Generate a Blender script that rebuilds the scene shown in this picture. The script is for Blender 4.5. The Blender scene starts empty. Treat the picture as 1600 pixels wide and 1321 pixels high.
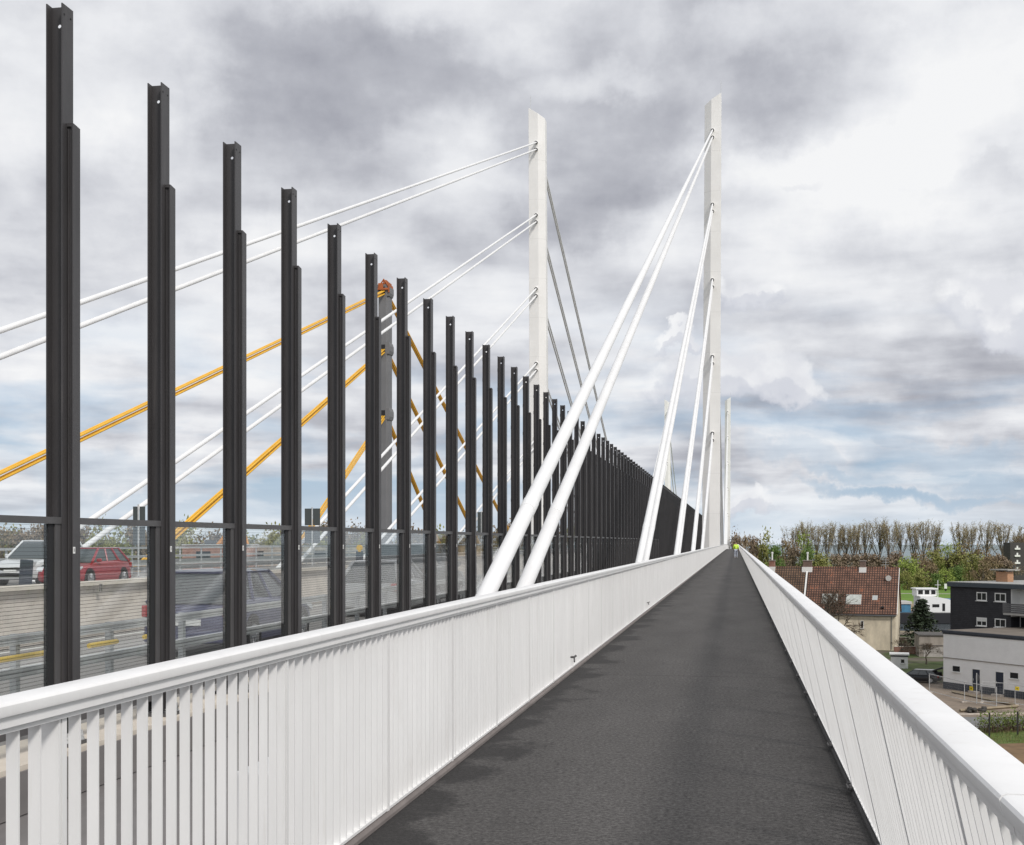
import bpy, math, random
from mathutils import Vector, Matrix
from math import sin, cos, tan, atan2, radians, pi, sqrt

random.seed(7)
scene = bpy.context.scene
COL = scene.collection
EYE, F = 1.8, 2000.0
TH = math.atan(349 / 2000)
C, S = cos(TH), sin(TH)
RT, FW = Vector((C, S, 0)), Vector((-S, C, 0))
HZ = 847.0
GZ = -14.0

# ---------- measuring helpers: a sight line of the photograph cut with a real plane
def ray(px, py):
    return FW + RT * ((px - 800) / F) + Vector((0, 0, (HZ - py) / F))
def at_depth(px, py, d):
    return Vector((0, 0, EYE)) + ray(px, py) * d
def at_x(px, py, X):
    r = ray(px, py); return Vector((0, 0, EYE)) + r * (X / r.x)
def at_z(px, py, Z):
    r = ray(px, py); return Vector((0, 0, EYE)) + r * ((Z - EYE) / r.z)

def zp(Y):                                   # the deck's long crest
    return 0.0 if Y < 300 else -(Y - 300) ** 2 / 20000.0

ORD = ['', 'first', 'second', 'third', 'fourth', 'fifth', 'sixth', 'seventh', 'eighth', 'ninth', 'tenth', 'eleventh', 'twelfth',
       'thirteenth', 'fourteenth', 'fifteenth', 'sixteenth', 'seventeenth', 'eighteenth', 'nineteenth', 'twentieth', 'twenty-first',
       'twenty-second', 'twenty-third', 'twenty-fourth', 'twenty-fifth', 'twenty-sixth']

# ---------- materials
MATS = {}
def mat(name, col, rough=0.6, metal=0.0, var=0.0, vscale=3.0, bump=0.0, bscale=40.0, spec=0.5, coat=0.0, stretch=None, dark=None, streak=0.0, rnd=False, scol=None):
    if name in MATS: return MATS[name]
    m = bpy.data.materials.new(name); m.use_nodes = True
    nt = m.node_tree; N = nt.nodes; L = nt.links
    b = N['Principled BSDF']
    b.inputs['Base Color'].default_value = (*col, 1)
    b.inputs['Roughness'].default_value = rough
    b.inputs['Metallic'].default_value = metal
    b.inputs['Specular IOR Level'].default_value = spec
    b.inputs['Coat Weight'].default_value = coat
    if var or bump:
        tc = N.new('ShaderNodeTexCoord'); mp = N.new('ShaderNodeMapping')
        L.new(tc.outputs['Object'], mp.inputs['Vector'])
        if stretch: mp.inputs['Scale'].default_value = stretch
        if rnd:
            oi = N.new('ShaderNodeObjectInfo'); ad = N.new('ShaderNodeVectorMath'); ml_ = N.new('ShaderNodeMath'); ml_.operation = 'MULTIPLY'; ml_.inputs[1].default_value = 37.0
            L.new(oi.outputs['Random'], ml_.inputs[0]); L.new(tc.outputs['Object'], ad.inputs[0]); L.new(ml_.outputs[0], ad.inputs[1]); L.new(ad.outputs[0], mp.inputs['Vector'])
    if var:
        n = N.new('ShaderNodeTexNoise'); n.inputs['Scale'].default_value = vscale; n.inputs['Detail'].default_value = 6
        n.inputs['Roughness'].default_value = 0.65
        L.new(mp.outputs[0], n.inputs['Vector'])
        mx = N.new('ShaderNodeMix'); mx.data_type = 'RGBA'
        lo = dark or tuple(c * (1 - var) for c in col)
        mx.inputs[6].default_value = (*lo, 1)
        mx.inputs[7].default_value = (*[min(1, c * (1 + var * .5)) for c in col], 1)
        mr = N.new('ShaderNodeMapRange'); mr.inputs[1].default_value = .3; mr.inputs[2].default_value = .7
        L.new(n.outputs['Fac'], mr.inputs[0]); L.new(mr.outputs[0], mx.inputs[0]); L.new(mx.outputs[2], b.inputs['Base Color'])
        if streak:
            g = G(nt); src = mp.inputs['Vector'].links[0].from_socket
            f = g.mr(g.noise(g.mapping(src, (9, 9, .55)), 1.6, 6, .7), .56, .76)
            f2 = g.mr(g.noise(src, 1.1, 3), .42, .62)
            L.new(g.mix(g.m('MULTIPLY', g.m('MULTIPLY', f, f2), streak), mx.outputs[2], scol or tuple(c * .35 for c in col)), b.inputs['Base Color'])
    if bump:
        n2 = N.new('ShaderNodeTexNoise'); n2.inputs['Scale'].default_value = bscale; n2.inputs['Detail'].default_value = 3
        L.new(mp.outputs[0], n2.inputs['Vector'])
        bp = N.new('ShaderNodeBump'); bp.inputs['Strength'].default_value = bump; bp.inputs['Distance'].default_value = .02
        L.new(n2.outputs['Fac'], bp.inputs['Height']); L.new(bp.outputs[0], b.inputs['Normal'])
    MATS[name] = m
    return m

class G:                                      # tiny node-graph helper
    def __init__(s, nt): s.nt = nt; s.N = nt.nodes; s.L = nt.links
    def n(s, t, **kw):
        x = s.N.new(t)
        for k, v in kw.items(): setattr(x, k, v)
        return x
    def put(s, sock, v):
        if isinstance(v, bpy.types.NodeSocket): s.L.new(v, sock)
        else: sock.default_value = v
    def m(s, op, a, b=0.0, c=0.0):
        x = s.n('ShaderNodeMath', operation=op); s.put(x.inputs[0], a); s.put(x.inputs[1], b); s.put(x.inputs[2], c); return x.outputs[0]
    def vm(s, op, a, b=(0, 0, 0)):
        x = s.n('ShaderNodeVectorMath', operation=op); s.put(x.inputs[0], a)
        if op == 'SCALE': s.put(x.inputs[3], b)
        else: s.put(x.inputs[1], b)
        return x.outputs['Value'] if op in ('LENGTH', 'DOT_PRODUCT') else x.outputs[0]
    def mr(s, v, a, b, c=0.0, d=1.0, smooth=False):
        x = s.n('ShaderNodeMapRange')
        if smooth: x.interpolation_type = 'SMOOTHSTEP'
        s.put(x.inputs[0], v)
        for i, q in zip((1, 2, 3, 4), (a, b, c, d)): s.put(x.inputs[i], q)
        return x.outputs[0]
    def noise(s, vec, scale, detail=6, rough=.55, dist=0.0):
        x = s.n('ShaderNodeTexNoise'); s.put(x.inputs['Vector'], vec)
        x.inputs['Scale'].default_value = scale; x.inputs['Detail'].default_value = detail
        x.inputs['Roughness'].default_value = rough; x.inputs['Distortion'].default_value = dist
        return x.outputs['Fac']
    def mix(s, f, a, b):
        x = s.n('ShaderNodeMix', data_type='RGBA'); s.put(x.inputs[0], f)
        for i, q in ((6, a), (7, b)):
            s.put(x.inputs[i], q if isinstance(q, bpy.types.NodeSocket) else (*q, 1))
        return x.outputs[2]
    def mapping(s, vec, scale):
        x = s.n('ShaderNodeMapping'); s.put(x.inputs[0], vec); x.inputs['Scale'].default_value = scale; return x.outputs[0]

def brick_mat(name, c1, c2, mortar, w, h, gap=.02, rough=.8, bump=.4, axes='xz', var=.3, patch=None):
    if name in MATS: return MATS[name]
    m = bpy.data.materials.new(name); m.use_nodes = True; g = G(m.node_tree); b = g.N['Principled BSDF']
    tc = g.n('ShaderNodeTexCoord'); sp = g.n('ShaderNodeSeparateXYZ'); g.L.new(tc.outputs['Object'], sp.inputs[0])
    cb = g.n('ShaderNodeCombineXYZ')
    o = {'x': sp.outputs[0], 'y': sp.outputs[1], 'z': sp.outputs[2]}
    if axes[0] == 's': g.put(cb.inputs[0], g.m('ADD', sp.outputs[0], sp.outputs[1]))
    else: g.put(cb.inputs[0], o[axes[0]])
    g.put(cb.inputs[1], o[axes[1]])
    br = g.n('ShaderNodeTexBrick'); br.offset = 0.0 if 'roof' in name else .5; g.L.new(cb.outputs[0], br.inputs['Vector'])
    br.inputs['Scale'].default_value = 1; br.inputs['Brick Width'].default_value = w; br.inputs['Row Height'].default_value = h
    br.inputs['Mortar Size'].default_value = gap; br.inputs['Bias'].default_value = -.1
    br.inputs['Color1'].default_value = (*c1, 1); br.inputs['Color2'].default_value = (*c2, 1); br.inputs['Mortar'].default_value = (*mortar, 1)
    nz = g.noise(tc.outputs['Object'], .9, 5)
    k = g.mr(nz, .3, .7, 1 - var, 1 + var * .6)
    colr = g.mix(1.0, (0, 0, 0), (0, 0, 0)); mixn = colr.node; mixn.blend_type = 'MULTIPLY'
    g.L.new(br.outputs['Color'], mixn.inputs[6])
    cc = g.n('ShaderNodeCombineColor'); [g.L.new(k, cc.inputs[i]) for i in range(3)]; g.L.new(cc.outputs[0], mixn.inputs[7])
    out = mixn.outputs[2]
    if patch:
        f = g.mr(g.noise(g.mapping(tc.outputs['Object'], (.8, .8, .8)), 1.1, 3), .64, .70)
        out = g.mix(g.m('MULTIPLY', f, .55), out, patch)
    g.L.new(out, b.inputs['Base Color']); b.inputs['Roughness'].default_value = rough
    bp = g.n('ShaderNodeBump'); bp.inputs['Strength'].default_value = bump; bp.inputs['Distance'].default_value = .03
    bp.invert = True; g.L.new(br.outputs['Fac'], bp.inputs['Height']); g.L.new(bp.outputs[0], b.inputs['Normal'])
    MATS[name] = m; return m

WHITE = mat('white_paint', (.80, .80, .795), .42, var=.05, vscale=1.3)
RAILW = mat('rail_paint', (.84, .838, .832), .38, var=.07, vscale=2.2, stretch=(1, 1, .35), streak=.30, rnd=True, scol=(.42, .36, .29))
CABLE = mat('cable_sheath', (.82, .82, .82), .45, var=.08, vscale=.8, streak=.2, rnd=True, scol=(.5, .47, .42))
PYL = mat('pylon_paint', (.82, .81, .79), .5, var=.07, vscale=.25, streak=.28, scol=(.45, .41, .35))
DSTEEL = mat('dark_steel', (.056, .053, .055), .48, var=.25, vscale=2.5, stretch=(1, 1, .3), spec=.45, streak=.5, rnd=True, scol=(.13, .12, .115))
DSTEEL2 = mat('dark_steel_frame', (.080, .077, .078), .5, var=.15, vscale=2.0)
BLACK = mat('black_rubber', (.012, .012, .013), .7)
ZINC = mat('galvanised_steel', (.56, .57, .57), .5, metal=.3, var=.2, vscale=4)
CONC = mat('pale_concrete', (.56, .50, .44), .9, var=.25, vscale=1.2, streak=.6, scol=(.22, .19, .16), bump=.15, bscale=20)
KERBC = mat('kerb_concrete', (.62, .56, .48), .9, var=.15, vscale=2)
GREYDECK = mat('deck_steel_grey', (.19, .178, .175), .6, var=.18, vscale=3, stretch=(1, .15, 1))
YELLOW = mat('yellow_cable', (.80, .45, .035), .5, var=.15, vscale=.5)
OLDGREY = mat('old_pylon_grey', (.17, .17, .175), .6, var=.12, vscale=.4)
RUST = mat('rust_orange', (.40, .11, .03), .7, var=.3, vscale=1.5)
GLASSD = mat('dark_window', (.02, .022, .026), .08, spec=.6)
TAGW = mat('tag_white', (.75, .75, .73), .5)

def path_mat():
    m = bpy.data.materials.new('path_asphalt'); m.use_nodes = True; g = G(m.node_tree); b = g.N['Principled BSDF']
    tc = g.n('ShaderNodeTexCoord'); P = tc.outputs['Object']; sp = g.n('ShaderNodeSeparateXYZ'); g.L.new(P, sp.inputs[0])
    fine = g.noise(P, 70, 3, .75); grit = g.noise(P, 30, 5, .85); mid = g.noise(P, 9, 4, .7)
    k2 = g.mr(mid, .3, .7, .90, 1.10)
    vo = g.n('ShaderNodeTexVoronoi'); g.L.new(P, vo.inputs['Vector']); vo.inputs['Scale'].default_value = 2.3
    fleck = g.mr(vo.outputs['Distance'], .018, .03, 1.0, 0.0)
    big = g.noise(g.mapping(P, (1, .22, 1)), 1.3, 5); streak = g.noise(g.mapping(P, (.35, 2.6, 1)), 2.6, 4)
    base = g.mix(g.mr(grit, .36, .64), (.027, .0255, .025), (.133, .127, .123))
    base = g.mix(g.mr(fine, .62, .72), base, (.21, .205, .20))
    lane = g.mr(g.m('ABSOLUTE', g.m('ADD', sp.outputs[0], .62)), .1, 1.4, 1.05, .96, True)
    k = g.m('MULTIPLY', g.m('MULTIPLY', g.mr(big, .3, .7, .86, 1.14), g.m('MULTIPLY', k2, g.mr(streak, .3, .7, .95, 1.05))), lane)
    sc = g.n('ShaderNodeVectorMath', operation='SCALE'); g.L.new(base, sc.inputs[0]); g.L.new(k, sc.inputs[3])
    # damp stain creeping out from under the left kerb, narrow darker band along the right edge
    edge = g.m('SUBTRACT', sp.outputs[0], -2.26)
    reach = g.m('ADD', g.mr(g.noise(g.mapping(P, (1.1, 1.0, 1)), .9, 7, .66), .36, .68, -.04, .72), 0.0)
    stain = g.mr(g.m('SUBTRACT', edge, reach), -.08, .10, 1.0, 0.0)
    edge2 = g.m('SUBTRACT', .84, sp.outputs[0])
    reach2 = g.mr(g.noise(g.mapping(P, (.5, 1.1, 1)), 1.3, 6, .7), .35, .7, .06, .34)
    dark2 = g.mr(g.m('SUBTRACT', edge2, reach2), -.12, .1, .8, 0.0)
    st = g.m('MAXIMUM', stain, dark2)
    colr = g.mix(g.m('MULTIPLY', st, .7), sc.outputs[0], (.014, .013, .013))
    colr = g.mix(g.m('MULTIPLY', fleck, .6), colr, (.30, .27, .23))
    jl = g.m('LESS_THAN', g.m('FRACT', g.m('DIVIDE', g.m('ADD', sp.outputs[1], g.mr(big, .3, .7, -.02, .02)), 17.3)), .0016)
    colr = g.mix(g.m('MULTIPLY', jl, .6), colr, (.012, .011, .011))
    g.L.new(colr, b.inputs['Base Color'])
    g.put(b.inputs['Roughness'], g.mr(st, 0, 1, .92, .8)); b.inputs['Specular IOR Level'].default_value = .25
    bp = g.n('ShaderNodeBump'); bp.inputs['Strength'].default_value = .55; bp.inputs['Distance'].default_value = .006
    g.L.new(g.m('ADD', grit, fine), bp.inputs['Height']); g.L.new(bp.outputs[0], b.inputs['Normal'])
    return m

def glass_mat(name='wired_glass', lines=True):
    m = bpy.data.materials.new(name); m.use_nodes = True; g = G(m.node_tree)
    g.N.remove(g.N['Principled BSDF']); out = g.N['Material Output']
    tr = g.n('ShaderNodeBsdfTransparent'); tr.inputs[0].default_value = (.95, .97, .97, 1)
    gl = g.n('ShaderNodeBsdfGlossy'); gl.inputs['Roughness'].default_value = .02; gl.inputs[0].default_value = (.9, .9, .9, 1)
    lw = g.n('ShaderNodeLayerWeight'); lw.inputs[0].default_value = .5
    fr = g.m('ADD', .055, g.m('MULTIPLY', g.m('POWER', lw.outputs['Facing'], 4.5), .8))
    ms = g.n('ShaderNodeMixShader'); g.put(ms.inputs[0], fr); g.L.new(tr.outputs[0], ms.inputs[1]); g.L.new(gl.outputs[0], ms.inputs[2])
    last = ms.outputs[0]
    if lines:
        tc = g.n('ShaderNodeTexCoord'); sp = g.n('ShaderNodeSeparateXYZ'); g.L.new(tc.outputs['Object'], sp.inputs[0])
        a = g.m('LESS_THAN', g.m('FRACT', g.m('DIVIDE', sp.outputs[2], .033)), .05)
        df = g.n('ShaderNodeBsdfDiffuse'); df.inputs[0].default_value = (.02, .02, .022, 1)
        m2 = g.n('ShaderNodeMixShader'); g.put(m2.inputs[0], a); g.L.new(last, m2.inputs[1]); g.L.new(df.outputs[0], m2.inputs[2]); last = m2.outputs[0]
    g.L.new(last, out.inputs[0]); return m

# ---------- mesh builder
class MB:
    def __init__(s): s.v = []; s.f = []; s.mi = []
    def add(s, vs, fs, k=0):
        o = len(s.v); s.v += [tuple(p) for p in vs]; s.f += [tuple(i + o for i in f) for f in fs]; s.mi += [k] * len(fs); return s
    def box(s, x0, x1, y0, y1, z0, z1, k=0):
        v = [(x, y, z) for z in (z0, z1) for y in (y0, y1) for x in (x0, x1)]
        return s.add(v, [(0, 2, 3, 1), (4, 5, 7, 6), (0, 1, 5, 4), (2, 6, 7, 3), (0, 4, 6, 2), (1, 3, 7, 5)], k)
    def sbox(s, x0, x1, y0, y1, z0, z1, sh, k=0):      # box sheared in x with height
        v = [(x - sh * z, y, z) for z in (z0, z1) for y in (y0, y1) for x in (x0, x1)]
        return s.add(v, [(0, 2, 3, 1), (4, 5, 7, 6), (0, 1, 5, 4), (2, 6, 7, 3), (0, 4, 6, 2), (1, 3, 7, 5)], k)
    def tube(s, pts, r, n=8, cap=True, k=0):
        pts = [Vector(p) for p in pts]; rs = r if isinstance(r, (list, tuple)) else [r] * len(pts)
        vs = []; fs = []
        up = None
        for i, p in enumerate(pts):
            d = (pts[min(i + 1, len(pts) - 1)] - pts[max(i - 1, 0)]).normalized()
            if up is None: up = Vector((1, 0, 0)) if abs(d.x) < .9 else Vector((0, 1, 0))
            a = d.cross(up).normalized(); b = a.cross(d).normalized(); up = b
            for j in range(n):
                t = 2 * pi * j / n
                vs.append(p + (a * cos(t) + b * sin(t)) * rs[i])
        for i in range(len(pts) - 1):
            for j in range(n):
                fs.append((i * n + j, i * n + (j + 1) % n, (i + 1) * n + (j + 1) % n, (i + 1) * n + j))
        if cap: fs += [tuple(range(n))[::-1], tuple(range((len(pts) - 1) * n, len(pts) * n))]
        return s.add(vs, fs, k)
    def disc(s, c, r, axis, t, n=16, k=0):
        c = Vector(c); a = Vector(axis).normalized()
        return s.tube([c - a * t / 2, c + a * t / 2], r, n, True, k)
    def prism(s, poly, lo, hi, axis='y', k=0):         # 2-D polygon extruded along an axis
        f = {'y': lambda p, q: (p[0], q, p[1]), 'x': lambda p, q: (q, p[0], p[1]), 'z': lambda p, q: (p[0], p[1], q)}[axis]
        n = len(poly); vs = [f(p, lo) for p in poly] + [f(p, hi) for p in poly]
        fs = [(i, (i + 1) % n, n + (i + 1) % n, n + i) for i in range(n)] + [tuple(range(n))[::-1], tuple(range(n, 2 * n))]
        return s.add(vs, fs, k)
    def sweep(s, prof, ys, sh=0.0, x0=0.0, k=0):        # closed (x,z) profile along the deck's crest
        n = len(prof); vs = []; fs = []
        for y in ys: vs += [(x0 + p[0] - sh * p[1], y, p[1] + zp(y)) for p in prof]
        for i in range(len(ys) - 1):
            for j in range(n): fs.append((i * n + j, i * n + (j + 1) % n, (i + 1) * n + (j + 1) % n, (i + 1) * n + j))
        fs += [tuple(range(n))[::-1], tuple(range((len(ys) - 1) * n, len(ys) * n))]
        return s.add(vs, fs, k)
    def mesh(s, name, mats, smooth=False, fix=True):
        me = bpy.data.meshes.new(name); me.from_pydata(s.v, [], s.f); me.update()
        mats = mats if isinstance(mats, (list, tuple)) else [mats]
        for m in mats: me.materials.append(m)
        if len(mats) > 1: me.polygons.foreach_set('material_index', s.mi)
        if fix:
            import bmesh
            bm = bmesh.new(); bm.from_mesh(me); bmesh.ops.recalc_face_normals(bm, faces=bm.faces); bm.to_mesh(me); bm.free()
        if smooth:
            me.polygons.foreach_set('use_smooth', [True] * len(me.polygons))
            try: me.set_sharp_from_angle(angle=radians(30))
            except Exception: pass
        return me
    def build(s, name, mats, parent=None, loc=(0, 0, 0), smooth=False, bevel=0, fix=True):
        o = bpy.data.objects.new(name, s.mesh(name, mats, smooth, fix)); COL.objects.link(o)
        o.location = loc
        if parent: o.parent = parent
        if bevel:
            b = o.modifiers.new('bevel', 'BEVEL'); b.width = bevel; b.segments = 2; b.limit_method = 'ANGLE'
        return o

def tag(o, label=None, cat=None, group=None, kind=None):
    if label: o['label'] = label
    if cat: o['category'] = cat
    if group: o['group'] = group
    if kind: o['kind'] = kind
    return o
def empty(name, loc=(0, 0, 0), rz=0.0):
    o = bpy.data.objects.new(name, None); COL.objects.link(o); o.location = loc; o.rotation_euler = (0, 0, rz); return o
def dup(o, parent=None, loc=None, rz=None):
    kids = [k for k in CH.get(o.name, [])] if o.name in CH else list(o.children)
    c = o.copy(); COL.objects.link(c)
    if parent: c.parent = parent
    if loc is not None: c.location = loc
    if rz is not None: c.rotation_euler = (0, 0, rz)
    for k in kids: dup(k, c)
    return c
CH = {}

# =====================================================================  SKY AND LIGHT
SUN_EL, SUN_AZ = radians(40), Vector((0.66, -0.75, 0)).normalized()
def build_world():
    w = bpy.data.worlds.new('World'); scene.world = w; w.use_nodes = True
    g = G(w.node_tree); bg = g.N['Background']
    sky = g.n('ShaderNodeTexSky', sky_type='NISHITA'); sky.sun_disc = False
    sky.sun_elevation = SUN_EL; sky.sun_rotation = atan2(SUN_AZ.x, SUN_AZ.y); sky.air_density = 1.0; sky.dust_density = 1.5
    skyc = g.vm('SCALE', sky.outputs[0], .115)
    tc = g.n('ShaderNodeTexCoord'); D = g.vm('NORMALIZE', tc.outputs['Generated'])
    sp = g.n('ShaderNodeSeparateXYZ'); g.L.new(D, sp.inputs[0]); dz = sp.outputs[2]
    # a cloud deck seen in perspective: direction over height
    h = g.m('ADD', g.m('MAXIMUM', dz, 0.0), .10)
    cb = g.n('ShaderNodeCombineXYZ'); g.put(cb.inputs[0], g.m('DIVIDE', sp.outputs[0], h)); g.put(cb.inputs[1], g.m('DIVIDE', sp.outputs[1], h))
    P = cb.outputs[0]
    warpn = g.n('ShaderNodeTexNoise'); g.put(warpn.inputs['Vector'], D); warpn.inputs['Scale'].default_value = 7; warpn.inputs['Detail'].default_value = 7; warpn.inputs['Roughness'].default_value = .6
    W = g.vm('SCALE', g.vm('SUBTRACT', warpn.outputs['Color'], (.5, .5, .5)), .17)
    DW = g.vm('ADD', D, W)
    def blob(px, py, rx, ry, soft=0.0, src=None):
        c = ray(px, py).normalized()
        d = g.vm('SUBTRACT', src or DW, tuple(c))
        a = g.m('DIVIDE', g.vm('DOT_PRODUCT', d, tuple(RT)), rx / F)
        b = g.m('DIVIDE', g.vm('DOT_PRODUCT', d, (0, 0, 1)), ry / F)
        r = g.m('ADD', g.m('MULTIPLY', a, a), g.m('MULTIPLY', b, b))
        return g.mr(r, soft, 1.0, 1.0, 0.0, True)
    n1 = g.noise(P, .85, 8, .5, .3); n2 = g.noise(P, 2.4, 6, .52, .2); n3 = g.noise(D, 16, 6, .6)
    v = g.m('ADD', g.mr(n1, .28, .72, -.30, .30), g.mr(n2, .3, .7, -.17, .17))
    v = g.m('ADD', v, g.mr(n3, .3, .7, -.12, .12))
    n2b = g.noise(g.vm('ADD', P, (.13, -.2, 0)), 1.5, 7, .5, .25); n2a = g.noise(P, 1.5, 7, .5, .25)
    v = g.m('ADD', v, g.m('MULTIPLY', g.m('SUBTRACT', n2a, n2b), .8))
    B1 = g.vm('ADD', g.mapping(D, (1, 1, 2.7)), g.vm('SCALE', W, .35)); B2 = g.vm('ADD', B1, (0, 0, .05))
    nb1 = g.noise(B1, 7.5, 7, .52, .2); nb2 = g.noise(B2, 7.5, 7, .52, .2)
    lowb = g.mr(dz, .05, .30, 1.0, 0.0, True)
    v = g.m('ADD', v, g.m('MULTIPLY', g.m('MULTIPLY', g.m('SUBTRACT', nb1, nb2), 1.45), lowb))
    v = g.m('ADD', v, g.m('MULTIPLY', g.mr(nb1, .35, .65, .10, -.16), lowb))
    v = g.m('ADD', v, .70)
    for px, py, rx, ry, amp in [(640, 110, 330, 130, -.42), (420, 260, 330, 110, -.30), (930, 255, 190, 130, -.42), (1240, 110, 230, 110, -.40), (1010, 20, 260, 90, -.22), (60, 420, 260, 120, -.12), (640, 470, 330, 120, -.10),
                                (1500, 180, 420, 190, .38), (1260, 300, 260, 130, .16), (130, 110, 260, 180, .20), (330, 500, 170, 60, .15), (1330, 640, 300, 46, -.20), (1500, 600, 150, 50, -.10), (900, 120, 120, 50, .12), (1390, 530, 330, 120, -.13), (1180, 480, 160, 120, -.08),
                                (760, 40, 120, 50, .12), (1560, 400, 160, 90, .1), (1230, 285, 60, 14, -.2), (1520, 315, 120, 30, -.12)]:
        v = g.m('ADD', v, g.m('MULTIPLY', blob(px, py, rx, ry), amp))
    rmp = g.n('ShaderNodeValToRGB'); g.put(rmp.inputs[0], v); e = rmp.color_ramp.elements
    e[0].position = 0.0; e[0].color = (.285, .293, .335, 1); e[1].position = 1.0; e[1].color = (.745, .75, .76, 1)
    for p, c in ((.3, (.40, .41, .45)), (.55, (.54, .552, .588)), (.8, (.67, .68, .705))):
        q = e.new(p); q.color = (*c, 1)
    col = rmp.outputs[0]
    # blue gaps low down, long streaks
    ns = g.noise(g.vm('ADD', g.mapping(D, (1, 1, 4.2)), g.vm('SCALE', W, .4)), 6.0, 7, .52, .3)
    low = g.mr(dz, .02, .21, 1.0, 0.0, True)
    gap = g.m('MULTIPLY', g.mr(ns, .46, .62), low)
    gap = g.m('MULTIPLY', gap, .85)
    for px, py, rx, ry, amp in [(1430, 775, 210, 20, .95), (1500, 690, 170, 40, .55), (1250, 720, 120, 30, .35), (300, 760, 200, 34, .6), (480, 770, 130, 30, .5), (120, 700, 200, 40, .3), (1560, 740, 90, 34, .7), (1350, 745, 140, 22, .6), (1400, 660, 160, 20, .4), (700, 700, 120, 24, .35)]:
        gap = g.m('MAXIMUM', gap, g.m('MULTIPLY', blob(px, py, rx, ry), amp))
    blue = g.mix(.75, skyc, (.215, .35, .53))
    col = g.mix(gap, col, blue)
    # pale veil on the horizon
    col = g.mix(g.mr(dz, 0.0, .055, .75, 0.0, True), col, (.57, .635, .70))
    # lit cumulus heads with flat grey feet
    W2 = g.vm('SCALE', g.vm('SUBTRACT', warpn.outputs['Color'], (.5, .5, .5)), .11)
    puff = g.n('ShaderNodeTexNoise'); g.put(puff.inputs['Vector'], D); puff.inputs['Scale'].default_value = 30; puff.inputs['Detail'].default_value = 8
    DC = g.vm('ADD', g.vm('ADD', D, W2), g.vm('SCALE', g.vm('SUBTRACT', puff.outputs['Color'], (.5, .5, .5)), .05))
    for px, py, rx, ry in [(1180, 590, 95, 52), (1110, 600, 100, 40), (1240, 605, 70, 34), (1550, 485, 80, 46), (1180, 470, 80, 26), (1150, 790, 60, 26), (1050, 552, 40, 16), (1610, 500, 70, 50)]:
        top = blob(px, py, rx, ry, .32, DC); foot = blob(px, py + ry * .55, rx * 1.15, ry * .55, .2, DC)
        pf_ = g.mr(puff.outputs['Fac'], .38, .62)
        col = g.mix(g.m('MULTIPLY', top, .92), col, g.mix(pf_, (.62, .63, .665), (.76, .765, .775)))
        col = g.mix(g.m('MULTIPLY', foot, .5), col, (.47, .49, .555))
    g.L.new(col, bg.inputs[0]); bg.inputs[1].default_value = 1.0
build_world()
sun = bpy.data.lights.new('sun', 'SUN'); sun.energy = 1.9; sun.angle = radians(10); sun.color = (1, .955, .90)
so = bpy.data.objects.new('sun', sun); COL.objects.link(so)
sd = -(SUN_AZ * cos(SUN_EL) + Vector((0, 0, sin(SUN_EL))))
so.rotation_euler = sd.to_track_quat('-Z', 'Y').to_euler()

cam = bpy.data.cameras.new('camera'); co = bpy.data.objects.new('camera', cam); COL.objects.link(co)
co.location = (0, 0, EYE); co.rotation_euler = (pi / 2, 0, TH)
cam.sensor_width = 36; cam.lens = F / 1600 * 36; cam.shift_y = (HZ - 660.5) / 1600; cam.clip_start = .1; cam.clip_end = 20000
scene.camera = co
scene.view_settings.view_transform = 'Standard'; scene.view_settings.look = 'None'; scene.view_settings.exposure = 0.29; scene.view_settings.gamma = 1.0

# =====================================================================  TERRAIN
def gz(Y):
    if Y < 236: return GZ
    if Y < 256: return GZ - (Y - 236) / 20 * 7.5
    if Y < 404: return -21.5
    if Y < 430: return -21.5 + (Y - 404) / 26 * 4.0
    return -17.5
def ground_mat():
    m = bpy.data.materials.new('ground_soil_haze'); m.use_nodes = True; g = G(m.node_tree); b = g.N['Principled BSDF']
    tc = g.n('ShaderNodeTexCoord'); P = tc.outputs['Object']; sp = g.n('ShaderNodeSeparateXYZ'); g.L.new(P, sp.inputs[0])
    near = g.mix(g.mr(g.noise(P, .35, 6), .35, .65), (.10, .085, .065), (.17, .15, .125))
    near = g.mix(g.mr(g.noise(P, .12, 4), .5, .6), near, (.055, .085, .025))
    sand = g.mix(g.mr(g.noise(P, .3, 5), .35, .65), (.24, .19, .125), (.34, .28, .20))
    grs = g.mix(g.mr(g.noise(g.mapping(P, (.25, 1, 1)), .08, 6), .35, .65), (.10, .19, .028), (.15, .245, .04))
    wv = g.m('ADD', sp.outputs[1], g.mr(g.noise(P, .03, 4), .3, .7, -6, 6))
    c = g.mix(g.mr(wv, 225, 240), near, sand); c = g.mix(g.mr(wv, 424, 436), c, grs)
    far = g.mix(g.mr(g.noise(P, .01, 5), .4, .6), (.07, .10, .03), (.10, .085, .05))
    c = g.mix(g.mr(wv, 620, 760), c, far); c = g.mix(g.mr(wv, 900, 1800), c, (.23, .28, .30))  # distance haze painted into the ground colour, pale bluish toward the horizon
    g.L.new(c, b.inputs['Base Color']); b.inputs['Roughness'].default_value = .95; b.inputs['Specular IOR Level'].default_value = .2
    return m
gm = MB()
gys = [-400, -60, 60, 120, 180, 236, 246, 256, 404, 417, 430, 520, 700, 1200, 3000, 9000]
gxs = [-7000, -2000, -600, -200, 0, 60, 140, 300, 900, 2500, 7000]
gm.add([(x, y, gz(y)) for y in gys for x in gxs], [(j * len(gxs) + i, j * len(gxs) + i + 1, (j + 1) * len(gxs) + i + 1, (j + 1) * len(gxs) + i) for j in range(len(gys) - 1) for i in range(len(gxs) - 1)])
tag(gm.build('ground', ground_mat()), kind='structure')
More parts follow.
